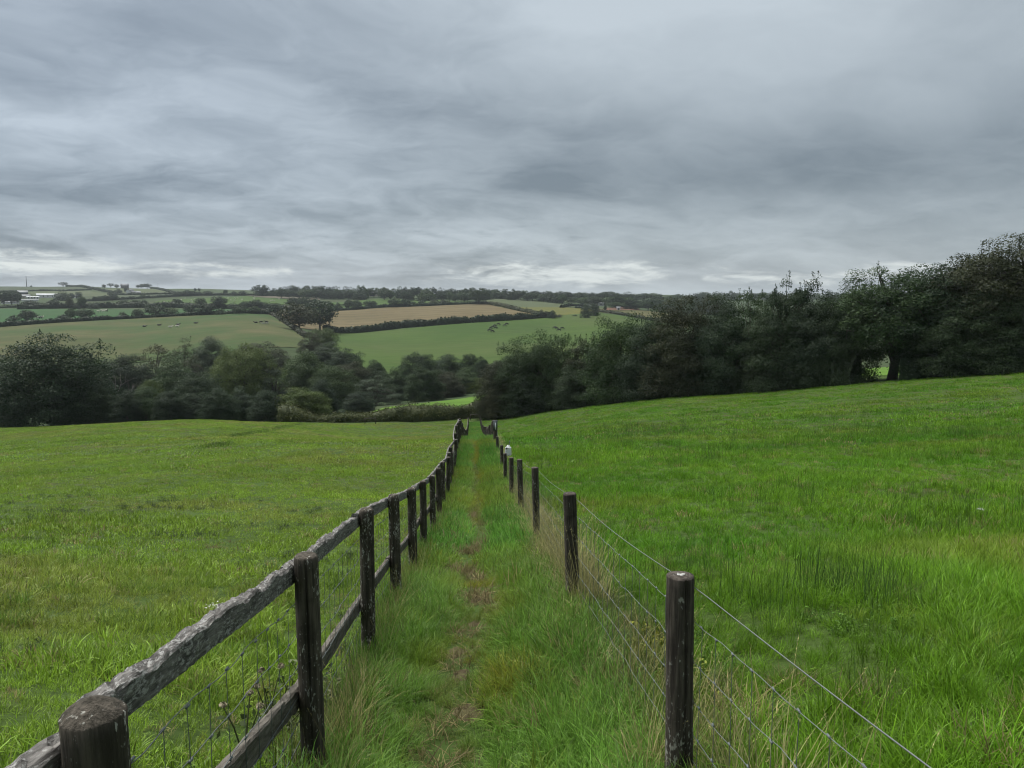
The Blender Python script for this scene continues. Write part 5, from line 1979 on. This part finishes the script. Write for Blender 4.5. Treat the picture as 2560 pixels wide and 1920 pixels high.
def build_grass():
    rg = np.random.default_rng(77)
    # ---- close range (to 9 m), single blades
    area = 0.86 * (9.5 ** 2 - 1.6 ** 2)
    P = sample(int(area * 95), 1.6, 9.5, 0.92, 1)
    P = np.vstack([P, near_sample(500, -1.6, 1.6, 0.9, 1.7, 2)])
    keep = rg.random(len(P)) < 1 - smooth(P[:, 1], 6.0, 9.5)
    P = P[keep]
    z = zone(P)
    # left pasture turf
    L = P[z == 0]
    hum = fbm(L[:, 0] * 1.3, L[:, 1] * 1.3, 31, 4)
    sc = 0.55 + 1.0 * smooth(hum, 0.42, 0.72) + rg.uniform(-0.15, 0.2, len(L))
    scatter('turf_grass', 'turf', L, sc, tint_of(L, CL_A, CL_B, CL_D, 11), 'short grazed turf of the left-hand pasture close by', 3, 0.15)
    Lt = L[(hum > 0.53) & (rg.random(len(L)) < 0.30)]
    scatter('tussock_grass', 'long', Lt, rg.uniform(0.5, 0.85, len(Lt)), tint_of(Lt, (0.060, 0.125, 0.022), CL_B, CL_D, 12), 'taller tussocks in the left-hand turf', 4, 0.2)
    # right pasture
    Rr = P[z == 2]
    hum = fbm(Rr[:, 0] * 1.1, Rr[:, 1] * 1.1, 35, 4)
    sc = 0.46 + 0.58 * smooth(hum, 0.38, 0.70) + rg.uniform(-0.1, 0.2, len(Rr))
    kp = rg.random(len(Rr)) < 0.85
    scatter('long_grass', 'long', Rr[kp], sc[kp], tint_of(Rr[kp], CR_A, CR_B, CR_D, 13), 'long lush grass of the right-hand pasture close by', 5, 0.2)
    # path verges
    C = P[z == 1]
    C = np.vstack([C, near_sample(800, -0.9, 0.75, 1.0, 6.0, 8)])
    C = C[zone(C) == 1]
    dx = C[:, 0] - track_x(C[:, 1])
    worn = np.exp(-(dx / 0.15) ** 2) * smooth(fbm(C[:, 0] * 3.2, C[:, 1] * 2.0, 41, 3), 0.42, 0.60)
    bare = np.zeros(len(C))
    for (ex, ey, ea, eb) in EARTH:
        bare = np.maximum(bare, np.exp(-((C[:, 0] - ex) / ea) ** 2 - ((C[:, 1] - ey) / eb) ** 2))
    kp = (rg.random(len(C)) > worn * 0.80) & (rg.random(len(C)) > bare * 0.75)
    C, worn, dx = C[kp], worn[kp], dx[kp]
    edge = np.minimum(C[:, 0] - lfx(C[:, 1]), rfx(C[:, 1]) - C[:, 0])
    sc = (0.42 + 0.48 * smooth(np.abs(dx), 0.12, 0.50) + 0.35 * (fbm(C[:, 0] * 2, C[:, 1] * 2, 43, 3) - 0.3)) * rg.uniform(0.8, 1.2, len(C))
    tr = np.exp(-(dx / 0.13) ** 2)
    sc = sc * (1 - 0.35 * np.clip(worn * 2, 0, 1)) * (1 - 0.40 * tr)
    tn = tint_of(C, CP_A, CP_B, CR_D, 15, 0.12)
    tn = tn * (1 - 0.55 * tr[:, None]) + np.array([0.165, 0.165, 0.045])[None] * 0.55 * tr[:, None]
    yl = smooth(fbm(C[:, 0] * 1.6 + 9, C[:, 1] * 0.9, 47, 3), 0.48, 0.66) * np.exp(-(dx / 0.30) ** 2)
    yl = np.clip(yl + np.exp(-((C[:, 0] - 0.02) / 0.14) ** 2 - ((C[:, 1] - 3.95) / 0.30) ** 2) * 0.9, 0, 1)[:, None]
    tn = tn * (1 - yl) + np.array(CP_Y)[None] * yl * rg.uniform(0.75, 1.15, (len(C), 1))
    scatter('verge_grass', 'lush', C, sc, tn, 'lush green grass of the footpath between the fences', 6, 0.22)
    # litter of dead blades on the trodden line
    Y = np.sqrt(rg.uniform(1.0, 14 ** 2, 1100)); X = track_x(Y) + rg.normal(0, 0.10, len(Y))
    D = np.column_stack([X, Y])
    D = D[fbm(D[:, 0] * 3.2, D[:, 1] * 2.0, 41, 3) > 0.52]
    scatter('dead_grass', 'litter', D, rg.uniform(0.6, 1.2, len(D)), col_mix((0.20, 0.175, 0.075), (0.115, 0.085, 0.045), rg.random(len(D))), 'dry trodden grass litter on the footpath', 7, 0.3)

    # ---- middle range (6 to 30 m)
    area = 0.84 * (32 ** 2 - 6 ** 2)
    P = sample(int(area * 45), 6.0, 32, 0.84, 21)
    keep = (rg.random(len(P)) < smooth(P[:, 1], 5.5, 9)) & (rg.random(len(P)) < 1 - smooth(P[:, 1], 20, 32) * 0.9)
    P = P[keep]; z = zone(P)
    L = P[z == 0]
    hum = fbm(L[:, 0] * 0.9, L[:, 1] * 0.9, 31, 4)
    scatter('turf_grass', 'midturf', L, 0.55 + 0.5 * smooth(hum, 0.42, 0.72), tint_of(L, CL_A, CL_B, CL_D, 11), 'grazed turf of the left-hand pasture in the middle distance', 23, 0.1)
    Rr = P[z == 2]
    hum = fbm(Rr[:, 0] * 0.8, Rr[:, 1] * 0.8, 35, 4)
    scatter('long_grass', 'midlong', Rr, 0.48 + 0.5 * smooth(hum, 0.38, 0.70), tint_of(Rr, CR_A, CR_B, CR_D, 13), 'long grass of the right-hand pasture in the middle distance', 24, 0.12)
    # path, middle and far
    Y = np.sqrt(rg.uniform(5.5 ** 2, 34 ** 2, 9000)); X = lfx(Y) + (rfx(Y) - lfx(Y)) * rg.random(len(Y))
    C = np.column_stack([X, Y])
    dx = C[:, 0] - track_x(C[:, 1])
    worn = np.exp(-(dx / 0.17) ** 2) * smooth(fbm(C[:, 0] * 1.6, C[:, 1] * 0.8, 41, 3), 0.32, 0.55)
    bare = np.zeros(len(C))
    for (ex, ey, ea, eb) in EARTH:
        bare = np.maximum(bare, np.exp(-((C[:, 0] - ex) / ea) ** 2 - ((C[:, 1] - ey) / eb) ** 2))
    kp = (rg.random(len(C)) > worn * 0.8) & (rg.random(len(C)) < smooth(Y, 5, 9)) & (rg.random(len(C)) > bare * 0.75)
    C, dx, worn = C[kp], dx[kp], worn[kp]
    tr = np.exp(-(dx / 0.15) ** 2)[:, None]
    tn = tint_of(C, CP_A, CP_B, CP_Y, 15, 0.15)
    tn = tn * (1 - 0.6 * tr) + np.array([0.15, 0.145, 0.05])[None] * 0.6 * tr
    yl = (smooth(fbm(C[:, 0] * 1.6 + 9, C[:, 1] * 0.7, 47, 3), 0.45, 0.66) * np.exp(-(dx / 0.26) ** 2))[:, None] * 0.8
    tn = tn * (1 - yl) + np.array(CP_Y)[None] * yl
    scatter('verge_grass', 'midlong', C, (0.35 + 0.65 * smooth(np.abs(dx), 0.06, 0.42)) * rg.uniform(0.75, 1.25, len(C)), tn, 'green grass along the farther footpath', 26, 0.15)
    Y = rg.uniform(32, 104, 2600); X = lfx(Y) + (rfx(Y) - lfx(Y)) * rg.random(len(Y))
    C = np.column_stack([X, Y])
    scatter('verge_grass', 'midlong', C, rg.uniform(1.0, 1.6, len(C)), tint_of(C, CP_A, CP_B, CP_Y, 15, 0.1), 'green grass of the footpath at its far end', 27, 0.15)

    # ---- far range (20 to 110 m)
    area = 0.82 * (110 ** 2 - 20 ** 2)
    P = sample(int(area * 4.8), 20, 110, 0.82, 31)
    P = P[rg.random(len(P)) < smooth(P[:, 1], 18, 32)]
    z = zone(P)
    L = P[z == 0]
    hum = fbm(L[:, 0] * 0.5, L[:, 1] * 0.5, 31, 4)
    # a sunken dark strip and dry patches
    scatter('turf_grass', 'farturf', L, 0.60 + 0.4 * smooth(hum, 0.42, 0.72), tint_of(L, CL_A, CL_B, CL_D, 11, 0.35), 'far part of the left-hand pasture turf', 33, 0.05)
    Rr = P[z == 2]
    hum = fbm(Rr[:, 0] * 0.5, Rr[:, 1] * 0.5, 35, 4)
    scatter('long_grass', 'farlong', Rr, 0.50 + 0.5 * smooth(hum, 0.38, 0.70), tint_of(Rr, CR_A, CR_B, CR_D, 13, 0.2), 'far part of the right-hand pasture grass', 34, 0.05)

    # sunken strip across the left pasture: its shadow painted as darker-tinted tufts
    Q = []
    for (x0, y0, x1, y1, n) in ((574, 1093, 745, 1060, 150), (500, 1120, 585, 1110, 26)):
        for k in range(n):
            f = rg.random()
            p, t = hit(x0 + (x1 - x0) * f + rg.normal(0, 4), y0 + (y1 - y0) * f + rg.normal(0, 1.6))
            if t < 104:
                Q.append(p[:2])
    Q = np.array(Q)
    scatter('shade_tinted_grass', 'farlong', Q, rg.uniform(0.7, 1.1, len(Q)), col_mix((0.060, 0.115, 0.016), (0.095, 0.150, 0.022), rg.random(len(Q))), 'long grass tinted dark as the shadow of a sunken strip in the left-hand pasture', 36, 0.08)
    # ---- straw along the fences
    def along(fx, y0, y1, n, off, sd, seed, cut=0.0):
        r = np.random.default_rng(seed)
        Y = np.exp(r.uniform(math.log(y0), math.log(y1), n))
        X = fx(Y) + off + r.normal(0, sd, n)
        k = fbm(Y * 0.8, X * 0 + seed, seed, 3) > cut
        return np.column_stack([X, Y])[k]
    sa, sb = (0.46, 0.42, 0.20), (0.27, 0.25, 0.10)
    Q = np.vstack([along(rfx, 1.2, 34, 190, 0.12, 0.10, 51, 0.40), along(rfx, 5.0, 17, 280, 0.10, 0.07, 151, 0.25)])
    Q = Q[~((Q[:, 1] < 2.6) & (Q[:, 0] < rfx(Q[:, 1])) )]
    scatter('dry_grass', 'straw', Q, rg.uniform(0.55, 1.05, len(Q)) , col_mix(sa, sb, rg.random(len(Q))), 'tall straw-coloured dry grass along the wire fence', 52, 0.12)
    Q = along(lfx, 2.6, 34, 250, 0.06, 0.06, 53, 0.40)
    scatter('dry_grass', 'straw', Q, rg.uniform(0.35, 0.7, len(Q)), col_mix((0.44, 0.39, 0.17), sb, rg.random(len(Q))), 'straw-coloured dry grass along the wooden fence', 54, 0.2)
    Q = along(lfx, 1.2, 40, 480, 0.0, 0.08, 55)
    scatter('fence_grass', 'long', Q, rg.uniform(0.55, 1.0, len(Q)), tint_of(Q, (0.10, 0.14, 0.035), (0.13, 0.16, 0.045), CL_D, 56, 0.5), 'longer grass at the foot of the wooden fence', 57, 0.2)
    Q = along(rfx, 1.2, 40, 620, 0.12, 0.14, 58)
    scatter('fence_grass', 'long', Q, rg.uniform(0.7, 1.2, len(Q)), tint_of(Q, (0.09, 0.14, 0.032), (0.14, 0.16, 0.05), sa, 59, 0.5), 'longer grass at the foot of the wire fence', 60, 0.2)
    # ---- rushes in the right pasture
    P = sample(9000, 2.2, 45, 0.86, 61)
    P = P[(zone(P) == 2)]
    f = fbm(P[:, 0] * 0.33 + 3, P[:, 1] * 0.33, 63, 3)
    P = P[(f > 0.57) & (rg.random(len(P)) < 0.40)]
    cx = np.vstack([np.column_stack([rg.normal(2.35, 0.30, 34), rg.normal(5.0, 0.35, 34)]), np.column_stack([rg.normal(1.35, 0.35, 16), rg.normal(6.6, 0.5, 16)])])
    P = np.vstack([P, cx])
    scatter('rushes', 'rush', P, rg.uniform(0.55, 1.0, len(P)), col_mix((0.035, 0.085, 0.022), (0.070, 0.120, 0.030), rg.random(len(P))), 'thin dark upright rush stems in the right-hand pasture', 62, 0.1)
    # ---- weeds: dark rosettes in the left turf and broad leaves in the corner
    P = sample(2600, 2.0, 16, 0.9, 71)
    P = P[zone(P) == 0]
    f = fbm(P[:, 0] * 0.7 + 8, P[:, 1] * 0.7, 73, 3)
    P = P[f > 0.60]
    scatter('weeds', 'weed', P, rg.uniform(0.35, 0.75, len(P)), col_mix((0.050, 0.090, 0.028), (0.085, 0.105, 0.045), rg.random(len(P))), 'dark low weeds scattered in the left-hand turf', 74, 0.2)
    P = np.column_stack([rg.uniform(0.7, 4.2, 420), rg.uniform(1.9, 4.6, 420)])
    P = P[(zone(P) == 2) & (fbm(P[:, 0] * 1.2, P[:, 1] * 1.2, 75, 3) > 0.60)]
    scatter('weeds', 'weed', P, rg.uniform(0.3, 0.6, len(P)), col_mix((0.060, 0.150, 0.016), (0.105, 0.20, 0.026), rg.random(len(P))), 'leafy green weeds among the long grass near the wire fence', 76, 0.2)
    P = along(lfx, 1.2, 5.0, 26, -0.16, 0.10, 77)
    scatter('weeds', 'weed', P, rg.uniform(0.7, 1.4, len(P)), col_mix((0.060, 0.095, 0.030), (0.12, 0.13, 0.06), rg.random(len(P))), 'scrubby weeds behind the near rails', 78, 0.2)



def build_footpath():
    """the trodden earth line down the middle of the path, ragged edged, showing between the tufts"""
    m, nt = new_mat('trodden_earth')
    p = e_pos()
    n1 = e_noise(p, 7.0, 5.0, 0.65); n2 = e_noise(p, 45.0, 4.0, 0.7)
    col = e_mix(e_step(n1, 0.35, 0.62), (0.055, 0.042, 0.024), (0.080, 0.074, 0.034))
    col = e_mix(e_step(n2, 0.52, 0.66) * 0.7, col, (0.125, 0.105, 0.058))
    finish(nt, col, 0.95, bump=n2, bump_d=0.02, bump_s=0.8, spec=0.1)
    r = np.random.default_rng(8)
    for k, (px, py, a, b) in enumerate([(1172, 1780, 0.10, 0.13), (1152, 1690, 0.07, 0.12), (1140, 1632, 0.08, 0.13), (1185, 1560, 0.05, 0.10),
                                        (1190, 1500, 0.06, 0.12), (1142, 1385, 0.09, 0.30), (1160, 1300, 0.07, 0.35), (1178, 1225, 0.08, 0.5)]):
        c, t = hit(px, py)
        n = 22
        th = np.arange(n) * 2 * math.pi / n
        rad = 0.65 + 0.7 * fbm(np.cos(th) * 1.7 + k * 9, np.sin(th) * 1.7, 87, 3) * r.uniform(0.7, 1.3, n)
        V = [(c[0], c[1], g(c[0], c[1]) + 0.012)]
        for f, dz in ((0.6, 0.012), (1.0, -0.006)):
            for q in range(n):
                x = c[0] + a * rad[q] * f * math.cos(th[q]); y = c[1] + b * rad[q] * f * math.sin(th[q])
                V.append((x, y, g(x, y) + dz))
        F = [(0, 1 + q, 1 + (q + 1) % n) for q in range(n)]
        F += [(1 + q, 1 + n + q, 1 + n + (q + 1) % n) for q in range(n)] + [(1 + q, 1 + n + (q + 1) % n, 1 + (q + 1) % n) for q in range(n)]
        o = obj('footpath', mesh_np('footpath', V, F, [m], True))
        tag(o, '%s patch of bare trodden earth along the footpath, counted from the near end' % ORD[k], kind='structure')
        EARTH.append((c[0], c[1], a, b))


EARTH = []
build_footpath()
build_grass()
_P = np.column_stack([rng.normal(0.86, 0.10, 14), rng.normal(4.1, 0.35, 14)])
scatter('yellow_weeds', 'weed', _P, rng.uniform(0.7, 1.3, 14), col_mix((0.17, 0.18, 0.02), (0.12, 0.17, 0.03), rng.random(14)), 'yellowing leafy weeds in the wire fence beside the near post', 91, 0.2)

# ------------------------------------------------------------------ haze: the damp air of the valley
def build_haze():
    lo, hi = 1e9, -1e9
    tz = np.empty(len(bpy.data.meshes['terrain'].vertices) * 3)
    bpy.data.meshes['terrain'].vertices.foreach_get('co', tz)
    tz = tz.reshape(-1, 3)
    lo = tz[:, 2].min() - 1.5
    hi = max(tz[:, 2].max(), 0) + 26.0
    E_ = 6700.0
    mb = MB(); mb.box((0, 0, (lo + hi) / 2), (2 * E_, 2 * E_, hi - lo))
    m = bpy.data.materials.new('haze'); m.use_nodes = True
    nt = m.node_tree; nt.nodes.clear()
    v = nt.nodes.new('ShaderNodeVolumePrincipled')
    v.inputs['Color'].default_value = (0.80, 0.88, 0.95, 1)
    v.inputs['Density'].default_value = HAZE
    v.inputs['Anisotropy'].default_value = 0.2
    out = nt.nodes.new('ShaderNodeOutputMaterial')
    nt.links.new(v.outputs[0], out.inputs['Volume'])
    o = mb.build('haze', m)
    tag(o, 'thin bluish haze over the far hillside', 'haze', kind='stuff')
    return lo, hi


HAZE = 0.00009
print('HAZE', build_haze())
